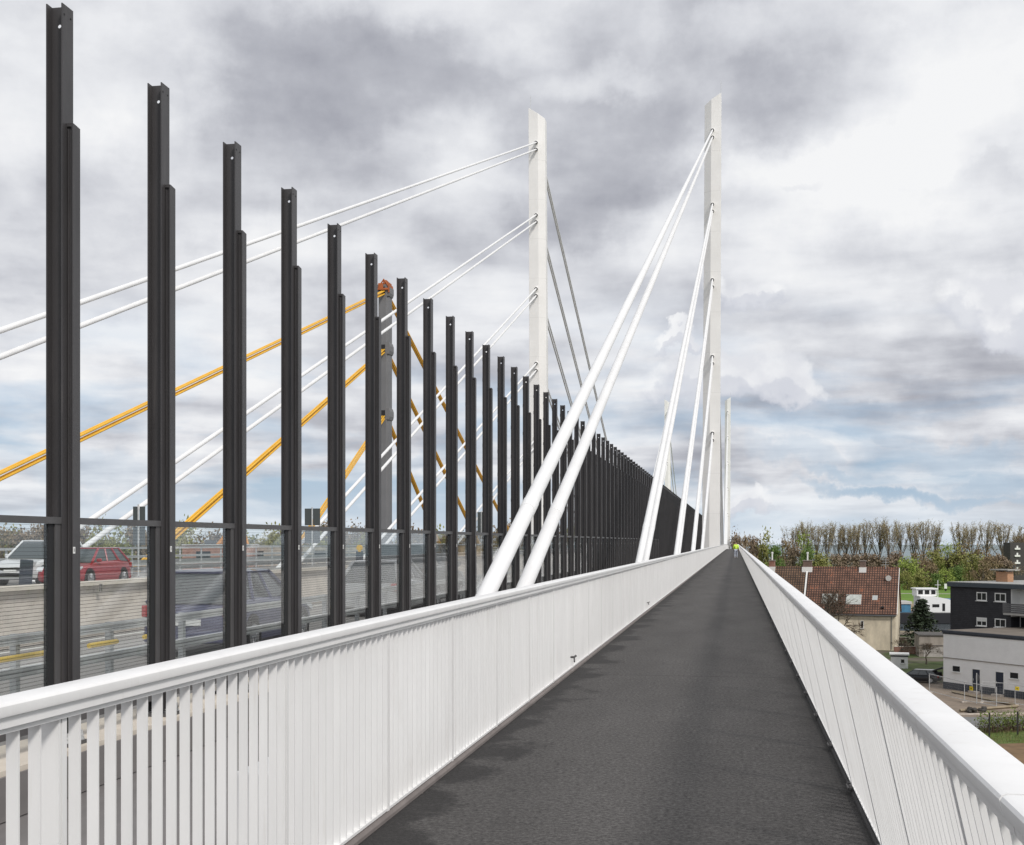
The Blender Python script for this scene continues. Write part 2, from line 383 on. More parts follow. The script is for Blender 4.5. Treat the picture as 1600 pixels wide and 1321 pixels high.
wm = mat('river_water', (.10, .12, .13), .12, var=.1, vscale=.05, bump=.25, bscale=.8, spec=.6, stretch=(.4, 1, 1))
rv = MB(); rv.add([(-3000, 240, -20), (3000, 240, -20), (3000, 425, -20), (-3000, 425, -20)], [(0, 1, 2, 3)])
tag(rv.build('river', wm), kind='structure')
pk = MB(); p0 = 494
pk.add([(-900, p0, -17.49), (900, p0, -17.49), (900, p0 + 5, -17.49), (-900, p0 + 5, -17.49)], [(0, 1, 2, 3)])
tag(pk.build('riverside_path', mat('gravel_path', (.34, .32, .27), .95, var=.2, vscale=.4)), kind='structure')

# =====================================================================  BRIDGE DECK
ys_fine = [-8, 20, 60, 120, 200, 280] + [300 + 12 * i for i in range(1, 40)]
pm = MB(); xs = [-2.24, -1.4, -.6, .2, .86]
pys = [-8 + 1.0 * i for i in range(20)] + ys_fine[2:]
pys = sorted(set(pys))
pm.add([(x, y, zp(y)) for y in pys for x in xs], [(j * 5 + i, j * 5 + i + 1, (j + 1) * 5 + i + 1, (j + 1) * 5 + i) for j in range(len(pys) - 1) for i in range(4)])
tag(pm.build('footpath', path_mat()), kind='structure')
# deck body under everything
dk = MB(); dk.sweep([(-32.5, -.62), (1.15, -.02 - .02), (1.15, -.55), (-2, -2.6), (-30, -2.6), (-32.5, -1.0)], ys_fine)
dk = MB()
dk.sweep([(-32.5, .08), (-14.0, .08), (-14.0, -.32), (-6.05, -.32), (-6.05, -.42), (-2.36, -.42), (-2.36, -.03), (1.15, -.03), (1.15, -.5), (-2.2, -2.6), (-29.5, -2.6), (-32.5, -.9)], ys_fine)
tag(dk.build('bridge_deck', GREYDECK), kind='structure')
rd = mat('motorway_asphalt', (.28, .265, .25), .9, var=.2, vscale=.6, stretch=(1, .1, 1))
r_ = MB()
for a, b in ((-31.6, -14.1), (-13.3, -6.7)):
    n = len(ys_fine)
    r_.add([(x, y, (.1 if a < -20 else -.2) + zp(y)) for y in ys_fine for x in (a, b)], [(2 * i, 2 * i + 1, 2 * i + 3, 2 * i + 2) for i in range(n - 1)])
tag(r_.build('road', rd), kind='structure')
ml = MB()
for x in (-7.6, -11.2, -13.0, -14.7, -28.9):
    z_ = .104 if x < -14 else -.196
    ml.sweep([(x - .08, z_), (x + .08, z_), (x + .08, z_ - .002), (x - .08, z_ - .002)], ys_fine)
for x in (-18.4, -22.0, -25.6, -28.4):
    for i in range(40):
        y = 4 + i * 9; ml.box(x - .08, x + .08, y, y + 4.5, .102, .104)
tag(ml.build('road_markings', mat('road_paint', (.7, .7, .67), .8)), kind='structure')
kb = MB(); kb.sweep([(-6.45, -.3), (-6.45, -.02), (-5.72, -.02), (-5.72, -.3)], ys_fine)
tag(kb.build('concrete_kerb', KERBC), kind='structure')
ke = MB(); ke.sweep([(-5.705, -.41), (-5.705, -.06), (-5.68, -.06), (-5.68, -.41)], ys_fine)
tag(ke.build('kerb_edge_strip', GREYDECK), kind='structure')

# =====================================================================  RAILINGS
RY_END = 440
def rail_ys(): return [-4, 30, 90, 160, 230, 300] + [300 + 10 * i for i in range(1, 15)]
def build_railing(left):
    if left:
        name, label, X, sh = 'railing', 'long upright white railing with flat bars on the left side of the footpath', -2.262, 0.0
        post0, bars_first = 2.05, 1.75
    else:
        name, label, X, sh = 'railing', 'white railing leaning inward along the right side of the footpath above the houses', .862, .222
        post0, bars_first = 1.69, 1.0
    root = empty(name, (0, 0, 0)); tag(root, label, 'railing')
    in_ = 1 if left else -1                                  # inward x direction
    def PX(lo, hi): return (X + lo, X + hi) if left else (X - hi, X - lo)
    def prof(pts): return [(X + in_ * p[0], p[1]) for p in pts]
    cap = [(-.066, 1.264), (-.067, 1.296), (-.061, 1.304), (-.05, 1.308), (.05, 1.309), (.061, 1.305), (.067, 1.297), (.068, 1.272), (.066, 1.264)]
    fas = [(-.048, 1.226), (-.048, 1.262), (.052, 1.262), (.052, 1.226)]
    tri = [(-.026, 1.206), (-.026, 1.2245), (.037, 1.2245), (.037, 1.206)]
    joint = 10.2 if left else 2.62
    def hr(y0, y1, nm):
        ys = [y for y in rail_ys() if y0 < y < y1]; ys = [y0] + ys + [y1]
        m = MB(); m.sweep([(p[0], p[1]) for p in prof(cap)], ys, sh); m.sweep(prof(fas), ys, sh)
        return m.build(nm, RAILW, root, smooth=True)
    hr(-4, joint - .006, 'handrail'); hr(joint + .006, RY_END, 'handrail')
    m = MB(); m.sweep(prof(tri), rail_ys(), sh); m.build('top_flat', RAILW, root)
    m = MB(); m.sweep(prof([(-.02, .045), (-.02, .062), (.026, .062), (.026, .045)]), rail_ys(), sh); m.build('bottom_flat', RAILW, root)
    # kerb strip the bars stand on
    m = MB(); m.sweep(prof([(-.07, -.03), (-.07, .038), (.04, .038), (.052, .022), (.052, -.03)]), rail_ys(), 0.0)
    m.build('base_strip', mat('base_strip_brown', (.20, .175, .165), .8, var=.25, vscale=3) if left else mat('base_strip_dark', (.035, .033, .033), .8, var=.3, vscale=5), root)
    # balusters
    pitch = .125
    def bar(m, y, dz=0.0):
        a, b = PX(-.019, .023)
        if sh: m.sbox(a, b, y, y + .010, .062, 1.206, sh)
        else: m.box(a, b, y, y + .010, .062 + dz, 1.206 + dz)
    b0 = MB(); bar(b0, 0); bme = b0.mesh('baluster', RAILW)
    posts = []; y = post0
    if left: posts = [2.04, 3.97, 6.16]; y = 8.09
    while y < RY_END: posts.append(y); y += 1.932
    bars = []
    for p, p2 in zip(posts, posts[1:] + [posts[-1] + 1.932]):
        nb = round((p2 - p) / .1288)
        for k in range(1, nb): bars.append(p + .014 + k * (p2 - p - .0) / nb)
    for y in bars[:100]:
        o = bpy.data.objects.new('baluster', bme); COL.objects.link(o); o.parent = root; o.location = (0, y, 0)
    m = MB()
    for y in bars[100:]:
        a, b = PX(-.019, .023); z = zp(y)
        if sh: m.sbox(a, b, y, y + .010, .062, 1.206, sh) if z == 0 else m.sbox(a, b, y, y + .010, .062 + z, 1.206 + z, sh)
        else: m.box(a, b, y, y + .010, .062 + z, 1.206 + z)
    o = m.build('balusters', RAILW, root, fix=False); tag(o, kind='stuff')
    # posts: a wide flat and a block bolted together
    def post(m, y, z=0.0):
        a, b = PX(-.045, .0255); c, d = PX(-.03, .027)
        for (u, v, y0, y1) in ((a, b, y, y + .012), (c, d, y + .02, y + .05)):
            if sh: m.sbox(u, v, y0, y1, .04 + z, 1.2045 + z, sh)
            else: m.box(u, v, y0, y1, .04 + z, 1.2045 + z)
    p0 = MB(); post(p0, 0); pme = p0.mesh('post', RAILW)
    fp = MB(); a, b = PX(-.06, .075); fp.box(a, b, -.05, .11, .039, .052); 
    a, b = PX(.045, .06); fp.disc((X + in_ * .055, -.02, .06), .012, (0, 0, 1), .02, 8); fp.disc((X + in_ * .055, .08, .06), .012, (0, 0, 1), .02, 8)
    fme = fp.mesh('foot_plate', DSTEEL2 if not left else RAILW)
    for i, y in enumerate(posts[:100]):
        o = bpy.data.objects.new('post', pme); COL.objects.link(o); o.parent = root; o.location = (0, y, 0)
        if not left and i < 40:
            q = bpy.data.objects.new('foot_plate', fme); COL.objects.link(q); q.parent = o
    m = MB()
    for y in posts[100:]: post(m, y, zp(y)) if not sh else m.sbox(*PX(-.045, .030), y, y + .05, .04 + zp(y), 1.2 + zp(y), sh)
    tag(m.build('posts', RAILW, root, fix=False), kind='stuff')
    if left:
        for (px, py, s_) in ((895, 1027, .7), (1012, 942, .5), (1056, 928, .9), (1076, 910, .8)):
            q = at_x(px, py, X + .04)
            m = MB(); m.tube([(-.035, 0, .0), (.02, 0, .0), (.045, .02, .02)], .022 * s_, 8); m.tube([(.02, 0, .0), (.03, -.05, -.09 * s_)], .012, 6)
            m.build('drain_hook', DSTEEL2, root, loc=q, smooth=True)
    else:
        q = at_x(1214, 912, .65); m = MB(); m.sbox(-.012, -.004, 0, .10, -.09, .07, .222); m.build('dark_plate', mat('navy_plate', (.012, .014, .04), .4), root, loc=q)
    return root
rail_left = build_railing(True); rail_right = build_railing(False)

# =====================================================================  BARRIER POSTS AND GLASS
XB = -5.98
def h_post():
    """H section, flanges along the traffic; a hole near the top of the web"""
    m = MB(); T = 6.60; hw = .079; fl = .011; d = .095
    m.box(-hw, -hw + fl, -d, d, .02, T); m.box(hw - fl, hw, -d, d, .02, T)
    w0, w1 = -hw + fl, hw - fl; yw = .005; zc, r = T - .17, .017
    m.box(w0, w1, -yw, yw, .02, zc - r); m.box(w0, w1, -yw, yw, zc + r, T - .0)
    m.box(w0, -r, -yw, yw, zc - r, zc + r); m.box(r, w1, -yw, yw, zc - r, zc + r)
    for s in (-1, 1):
        for q in (-1, 1):                         # round the hole's corners
            m.prism([(s * r, zc + q * r), (s * r, zc + q * r * .35), (s * r * .35, zc + q * r)], -yw, yw, 'y')
    for yy in (-.06, .05): m.disc((hw + .001, yy, T - .09), .010, (1, 0, 0), .004, 8, 1)
    for z in (.9, 1.45, 2.9, 3.5, 4.1, 4.9, 5.7, 6.2): m.box(-hw - .015, -hw + .001, -d + .062, -d + .12, z, z + .09)     # clips
    return m
def side_channel():
    m = MB(); hw = .079; T = 5.55
    m.box(hw + .001, hw + .048, .0, .012, .04, T - .03)
    m.box(hw + .048, hw + .060, -.02, .11, .04, T - .03)
    m.prism([(-.02, T - .03), (.11, T - .03), (.11, T - .015), (.0, T + .0), (-.02, T)], hw + .001, hw + .06, 'x')
    m.tube([(hw + .012, -.008, .05), (hw + .012, -.008, T - .05)], .008, 5)
    return m
def foot():
    m = MB(); m.box(-.17, .19, -.16, .16, -.02, .012)
    return m
def bolt(x, y):
    m = MB()
    for _ in (0,):
        for _ in (0,):
            m.disc((x, y, .025), .022, (0, 0, 1), .026, 6); m.tube([(x, y, .03), (x, y, .10)], .010, 6); m.disc((x, y, .055), .018, (0, 0, 1), .018, 6)
    return m
proto = h_post().build('barrier_post', [DSTEEL, BLACK], None, (XB, 10.63, 0))
side_channel().build('side_channel', DSTEEL, proto)
ft = foot().build('foot_plate', DSTEEL2, proto)
bolt_me = [bolt(x, y).mesh('anchor_bolt', ZINC) for x in (-.13, .15) for y in (-.12, .12)]
tg = MB(); tg.box(.139, .142, -.018, .018, 1.695, 1.755); tg.box(.1415, .1432, -.008, .008, 1.712, 1.742, 1)
tg.build('number_tag', [TAGW, mat('tag_grey', (.3, .3, .3), .6)], proto)
far_me = None
NP = 146
GRPP = 'tall black steel posts of the noise barrier'
near_end = at_x(915, 850, XB).y
k = 0
for i in range(NP):
    y = 10.63 + 2.0 * i
    if i == 0: o = proto
    elif i < 46: o = dup(proto, None, (XB, y, 0))
    else:
        if far_me is None:
            m = h_post(); c_ = side_channel(); m.add(c_.v, c_.f); far_me = m.mesh('barrier_post', [DSTEEL, BLACK])
        o = bpy.data.objects.new('barrier_post', far_me); COL.objects.link(o); o.location = (XB, y, zp(y))
    if i < 9:
        for bm_ in bolt_me:
            b_ = bpy.data.objects.new('anchor_bolt', bm_); COL.objects.link(b_); b_.parent = o
    if i < 26:
        lab = 'tallest black steel post with a stepped top, nearest the left edge of the photo' if i == 0 else f'{ORD[i + 1]} tall black steel post counted along the barrier from the left edge'
    else: lab = 'distant black post merging with its neighbours into a dark ribbed wall before the white pylons'
    tag(o, lab, 'post', GRPP)

GL = glass_mat()
def panel_frame():
    m = MB(); a, b = -.028, .028
    m.box(a - .012, b + .016, .008, 1.992, 1.96, 2.02)            # crossbar
    m.box(a, b, .008, .10, .16, 1.96); m.box(a, b + .006, 1.81, 1.992, .16, 1.96)
    m.box(a, b, .10, 1.81, .16, .26)
    return m
pf = panel_frame().build('glass_panel', DSTEEL2, None, (XB + .03, 8.63, 0))
gq = MB(); gq.box(-.009, .009, .10, 1.715, .26, 1.96); gq.build('pane', GL, pf)
gs = MB(); gs.box(-.022, .022, 1.716, 1.808, .262, 1.958); gs.build('gasket', BLACK, pf)
GRPG = 'wired glass panels between the barrier posts'
for i in range(46):
    o = pf if i == 0 else dup(pf, None, (XB + .03, 8.63 + 2 * i, 0))
    if i == 0: lab = 'wired glass panel at the left edge of the photo, before the tallest black post'
    elif i < 24: lab = f'wired glass panel between the {ORD[i]} and {ORD[i + 1]} black posts from the left edge'
    else: lab = 'one of the far narrow wired glass panels squeezed between distant black posts'
    tag(o, lab, 'glass panel', GRPG)

# =====================================================================  NEW BRIDGE: PYLONS AND STAYS
XC, XL, YP, YQ = -3.35, -29.8, 194.3, 574.0
SECT = [(-.22, -1.6), (1.28, -1.6), (1.28, 1.6), (-.22, 1.6), (-1.25, .85), (-1.25, -.85)]
def pylon(X, Y, base, top, flip, label):
    s = -1 if flip else 1
    root = empty('bridge_pylon', (X - .27 * s, Y, base)); tag(root, label, 'pylon')
    H = top - base
    m = MB(); vs = []; n = len(SECT)
    for z, k in ((-18, 1.03), (0, 1.03), (H * .5, 1.0), (H, .97)):
        for (x, y) in SECT:
            zz = z
            if z == H: zz = H - (1.28 - x) / 2.53 * 1.55      # slanted head, high on the outer side
            vs.append((s * (x * k + .32 * max(0, z) / H), y * k, zz))
    fs = []
    for i in range(3):
        for j in range(n): fs.append((i * n + j, i * n + (j + 1) % n, (i + 1) * n + (j + 1) % n, (i + 1) * n + j))
    fs += [tuple(range(n)), tuple(range(3 * n, 4 * n))]
    m.add(vs, fs); m.build('shaft', PYL, root, bevel=.03)
    rod = MB(); rod.tube([(s * 1.5, 0, H - .15), (s * 1.5, 0, H + 2.3)], .03, 6); rod.build('lightning_rod', ZINC, root)
    sm = MB()
    for z in [q for q in range(6, int(H) - 3, 6)]:
        k = 1.03 - .06 * z / H
        pts = [(s * (x * k * 1.001 + .32 * z / H), y * k * 1.001, z) for x, y in SECT]
        vs = []
        for dz in (-.012, .012): vs += [(p[0], p[1], z + dz) for p in pts]
        sm.add(vs, [(j, (j + 1) % n, n + (j + 1) % n, n + j) for j in range(n)])
    sm.build('weld_seams', mat('seam_grey', (.6, .59, .57), .6), root, fix=False)
    return root
pr = pylon(XC, YP, 0, 68.6, False, 'tall white pylon rising beside the footpath behind the dark wall, right of the pair')
pl = pylon(XL, YP, 0, 68.0, True, 'tall white pylon of the left cable plane, standing behind the black barrier posts')
pr2 = pylon(XC, YQ, zp(YQ), 65.6, False, 'distant white pylon just right of the big right pylon, near the walker')
pl2 = pylon(XL, YQ, zp(YQ), 65.2, True, 'small distant white pylon seen through the cables left of the right pylon')
TOPS = [63.2, 52.2, 41.0, 29.6, 18.2]
FOOTY = [17.2, 45.3, 73.8, 102.4, 131.0]
SOCK = mat('socket_dark', (.10, .10, .10), .5, metal=.4)
def stays(X, Yp, base, root, who, plane, dsign, count=5, drop=0.0, where='', through=None):
    for i in range(count):
        for b in (0, 1):
            zt = base + TOPS[i] - b * 1.05 + drop
            yf = FOOTY[i] + b * 3.25
            span = YP - yf
            yfoot = Yp + dsign * span; ytop = Yp + dsign * 1.2
            zf = 1.1 + zp(yfoot)
            if through and (i, b) in through:               # foot measured along the photograph's cable line
                q_ = at_x(*through[(i, b)], X); yfoot = ytop + (q_.y - ytop) * (zt - zf) / (zt - q_.z)
            t = Vector((X, ytop, zt)); f = Vector((X, yfoot, zf)); d = (f - t).normalized()
            f2 = f + d * (1.45 / abs(d.z)); t2 = t
            o = bpy.data.objects.new('stay_cable', None)
            m = MB(); L_ = (f2 - t2); m.tube([Vector((0, 0, 0)) - L_, -L_ * .5, (0, 0, 0)], .128, 14)
            root_o = m.build('stay_cable', CABLE, None, f2, smooth=True)
            bpy.data.objects.remove(o)
            tag(root_o, f'{"lower" if b else "upper"} strand, {ORD[i + 1]} cable pair from the top, {where}', 'cable', f'white stay cables {where}')
            c = MB(); e0 = -d * (abs(1.6 / d.z)); 
            c.tube([-d * (2.8 / abs(d.z)), -d * (2.65 / abs(d.z))], .136, 14); c.build('sheath_collar', CABLE, root_o, smooth=True)
            c = MB(); c.tube([-d * (1.0 / abs(d.z)), (0, 0, 0)], .16, 14); c.build('anchor_pipe', WHITE, root_o, smooth=True)
            # socket on the pylon's face
            if root is not None:
                cy = Yp + dsign * 1.58; tt = (cy - ytop) / d.y if d.y else 0
                q = t + d * tt
                s_ = MB(); s_.tube([q - d * .5, q + d * .75], .23, 14); s_.tube([q + d * .752, q + d * .90], .265, 14, True, 1)
                s_.v = [(v[0] - root.location.x, v[1] - root.location.y, v[2] - root.location.z) for v in s_.v]
                s_.build('cable_socket', [PYL, SOCK], root, smooth=True)
stays(XC, YP, 0, pr, '', '', -1, where='right pylon down to the footpath')
stays(XL, YP, 0, pl, '', '', -1, drop=-.4, where='left pylon toward the viewer', through={(0, 0): (0, 517), (0, 1): (0, 558), (1, 0): (148, 808), (1, 1): (197, 808), (2, 0): (540, 774), (2, 1): (541, 796)})
stays(XL, YP, 0, pl, '', '', 1, drop=-.4, where='sloping away behind the left pylon')
stays(XC, YP, 0, pr, '', '', 1, where='sloping away behind the right pylon')
stays(XL, YQ, zp(YQ), pl2, '', '', -1, drop=0, where='near side of distant left pylon')
stays(XL, YQ, zp(YQ), pl2, '', '', 1, drop=0, where='far side of distant left pylon')
stays(XC, YQ, zp(YQ), pr2, '', '', -1, drop=0, where='near side of distant right pylon')

# steel anchor boxes beside the railing where the first stays meet the deck
GRPA = 'white cable anchor boxes behind the railing'
for i, (yy, lab) in enumerate(((15.5, 'white steel anchor box under the nearest pair of thick cables'), (7.3, 'low white steel box behind the left railing bars near the viewer'))):
    m = MB(); 
    if i == 0: m.box(-.42, .42, -3.2, 4.6, -.42, .34)
    else: m.box(-.22, .22, 0, 1.8, -.42, .42)
    tag(m.build('anchor_box', WHITE, None, (XC if i == 0 else -2.75, yy, 0), bevel=.02), lab, 'anchor box')

# =====================================================================  OLD BRIDGE: GREY PYLON, YELLOW STAYS
XO = -54.0
dO = 2000 * 54.0 / (547 * C); YO = (dO + XO * S) / C
od = MB(); od.box(-63, -45, -40, 420, -3.2, -.9)
tag(od.build('old_bridge_deck', OLDGREY), kind='structure')
zt = 1.8 + 407 * dO / 2000
op = empty('old_bridge_pylon', (XO, YO, -.9)); tag(op, 'dark grey pylon of the old bridge with rust orange gear on its head', 'pylon')
h = zt + .9 - 1.6
m = MB(); m.prism([(-.78, -1.2), (.5, -1.2), (.78, -.7), (.78, 1.2), (-.78, 1.2)], 0, h, 'z'); m.build('shaft', OLDGREY, op, bevel=.05)
SADZ = [1.8 + (HZ - p_) * dO / 2000 + .9 for p_ in (456, 546, 648)]
for zz in SADZ:
    m = MB(); m.prism([(-.9, zz - .9), (.9, zz - .9), (1.05, zz - .4), (1.05, zz + .4), (.9, zz + .9), (-.9, zz + .9), (-1.05, zz + .4), (-1.05, zz - .4)], -1.19, 1.22, 'y'); m.build('saddle_band', OLDGREY, op)
for zz in SADZ:
    m = MB(); m.box(-.55, .30, -1.235, -1.18, zz - .55, zz + .55); m.build('saddle_opening', BLACK, op)
m = MB(); m.box(-.9, .9, -1.5, 1.5, h, h + .3); m.box(-.8, .0, -1.3, .4, h + .3, h + 1.1); m.box(.25, .8, -1.0, .9, h + .3, h + 1.3); m.box(-.2, .35, -.6, .6, h + .9, h + 1.7)
m.tube([(-.8, -1.2, h + .4), (.1, -1.2, h + 1.7), (.8, -1.2, h + .6)], .14, 6); m.box(.82, 1.02, -1.4, .9, h - .4, h + .9)
m.build('saddle_gear', RUST, op, bevel=.03)
def old_stay(py_s, px, py, lab):
    """bundle of strands from the saddle through a point on the stay plane down to the old deck"""
    zs = 1.8 + (HZ - py_s) * dO / 2000; q = at_x(px, py, XO)
    yf = YO + (q.y - YO) * (zs + .9) / (zs - q.z); d = Vector((0, yf - YO, -.9 - zs))
    r = empty('yellow_stay', (XO, yf, -.9)); tag(r, lab, 'cable', 'yellow stay cables of the old bridge')
    for (a, b, rad) in ((-.17, .23, .115), (.17, .23, .115), (-.17, -.23, .115), (.17, -.23, .115)):
        c = MB(); c.tube([Vector((a, 0, b)) - d, Vector((a, 0, b))], rad, 8); c.build('strand', YELLOW, r, smooth=True)
for (py_s, L_, R_, lab) in ((456, (0, 744), (753, 748), 'topmost'), (546, (275, 835), (694, 737), 'middle'), (648, (540, 742), (657, 780), 'lowest')):
    for sgn, (px, py) in ((-1, L_), (1, R_)):
        side = 'on the left side of the old grey pylon' if sgn < 0 else 'descending away on the right of the old grey pylon'
        old_stay(py_s, px, py, f'{lab} bundle of yellow stay cables {side}')

# =====================================================================  MOTORWAY FURNITURE
cw = MB(); cw.sweep([(-13.98, -.2), (-13.86, .62), (-13.86, .87), (-13.54, .87), (-13.54, .62), (-13.42, -.2)], [-6] + [4 * i + 3 for i in range(60)])
mw = cw.build('concrete_barrier', CONC, None); tag(mw, 'beige concrete barrier wall along the middle of the motorway, below the red car', 'barrier')
cp = MB(); cp.sweep([(-14.02, .87), (-14.02, .94), (-13.38, .94), (-13.38, .87)], [-6, 240]); cp.build('coping', KERBC, mw)
for jy in range(12, 120, 6):
    jb = MB(); jb.box(-13.46, -13.40, jy, jy + .05, -.15, .55); jb.box(-13.545, -13.53, jy, jy + .05, .6, .86); jb.box(-13.385, -13.365, jy + 1.4, jy + 1.52, .74, .90)
    jb.build('joint', mat('joint_dark', (.12, .11, .10), .9), mw)
def guard(X, zs, y0, y1, lab, h=.95, pitch=2.0, th=.06, tall=.10):
    root = empty('guard_rail', (X, y0, -.2)); tag(root, lab, 'guard rail')
    for z in zs:
        m = MB(); m.prism([(-th, z), (-th, z + tall), (0, z + tall), (0, z + tall * .62), (-.02, z + tall * .5), (0, z + tall * .38), (0, z)], 0, y1 - y0, 'y'); m.build('rail', ZINC, root)
    pm_ = MB(); pm_.box(-th - .07, -th, -.04, .04, 0, h); pme = pm_.mesh('post', ZINC)
    y = 0
    n = 0
    while y < y1 - y0 and n < 100:
        o = bpy.data.objects.new('post', pme); COL.objects.link(o); o.parent = root; o.location = (0, y, 0); y += pitch; n += 1
    return root
g1 = guard(-7.15, (.30, .62, .96), -2, 190, 'three-rail galvanised guard rail just behind the glass panels', 1.06)
m = MB(); m.tube([(.05, 12.6, .84), (.05, 14.6, .84)], .03, 6); m.tube([(.05, 15.25, .84), (.05, 15.9, .84)], .03, 6); m.tube([(.05, 16.6, .84), (.05, 17.2, .84)], .03, 6)
m.build('yellow_pipe', mat('pipe_yellow', (.75, .5, .04), .5), g1)
g2 = guard(-31.7, (.7, 1.15, 1.62), 10, 300, 'far grey railing along the opposite edge of the motorway', 1.7, 3.0, .07, .12)
g3 = guard(-32.3, (.75, .4), 10, 300, 'low steel guard rail beyond the far motorway edge', .9, 3.0, .07, .25)

def sign_back(px, py, X, w, hgt, lab, split):
    q = at_x(px, py, X); r = empty('road_sign', (X, q.y, -.2)); tag(r, lab, 'road sign', 'road signs seen from behind')
    zc = q.z + .2
    m = MB()
    if split:
        m.box(-w / 2, -.04, 0, .05, zc - hgt / 2, zc - .03); m.box(.04, w / 2, 0, .05, zc - hgt / 2, zc - .03)
        m.box(-w / 2, -.04, 0, .05, zc + .03, zc + hgt / 2); m.box(.04, w / 2, 0, .05, zc + .03, zc + hgt / 2)
    else: m.box(-w / 2, w / 2, 0, .05, zc - hgt / 2, zc + hgt / 2)
    m.build('panel', mat('sign_back', (.055, .065, .065), .55), r)
    m = MB(); m.tube([(0, -.05, 0), (0, -.05, zc + hgt / 2 + .1)], .045, 8); m.build('pole', ZINC, r)
sign_back(488, 822, -28.8, 1.1, 2.4, 'back of a split dark grey road sign above the crossbar, fourth bay from the left', True)
sign_back(217, 822, -28.8, .62, 1.9, 'back of a narrow dark road sign beside the second black post', True)
sign_back(752, 818, -28.8, .9, 2.6, 'back of a dark road sign squeezed between the tenth and eleventh posts', False)

def beacon(px, py_foot, X, lab, lamp, tilt=0.0):
    q = at_x(px, py_foot, X)
    r = empty('traffic_beacon', (X, q.y, -.2)); tag(r, lab, 'traffic beacon', 'construction beacons on the motorway'); r.rotation_euler = (0, tilt, 0)
    z0 = .3
    m = MB(); m.box(-.3, .3, -.35, .35, z0, z0 + .1); m.build('foot', BLACK, r)
    m = MB(); m.box(-.16, .16, -.025, .025, z0 + .14, z0 + 1.3); m.build('blade', mat('beacon_slate', (.045, .055, .075), .6), r, bevel=.02)
    if lamp:
        m = MB(); m.disc((0, 0, z0 + 1.45), .13, (0, 1, 0), .09, 18); m.box(-.05, .05, -.04, .04, z0 + 1.28, z0 + 1.36); m.build('lamp', mat('lamp_yellow', (.85, .50, .02), .35), r, smooth=True)
beacon(35, 918, -16.0, 'dark slate beacon board in front of the white car', False, radians(4))
beacon(241, 905, -16.0, 'dark slate beacon board between the second and third black posts', False)
beacon(562, 893, -15.6, 'slate beacon board with a round yellow lamp between the fifth and sixth posts', True)
beacon(655, 890, -15.6, 'slate beacon board with yellow lamp seen right of the seventh post', True)

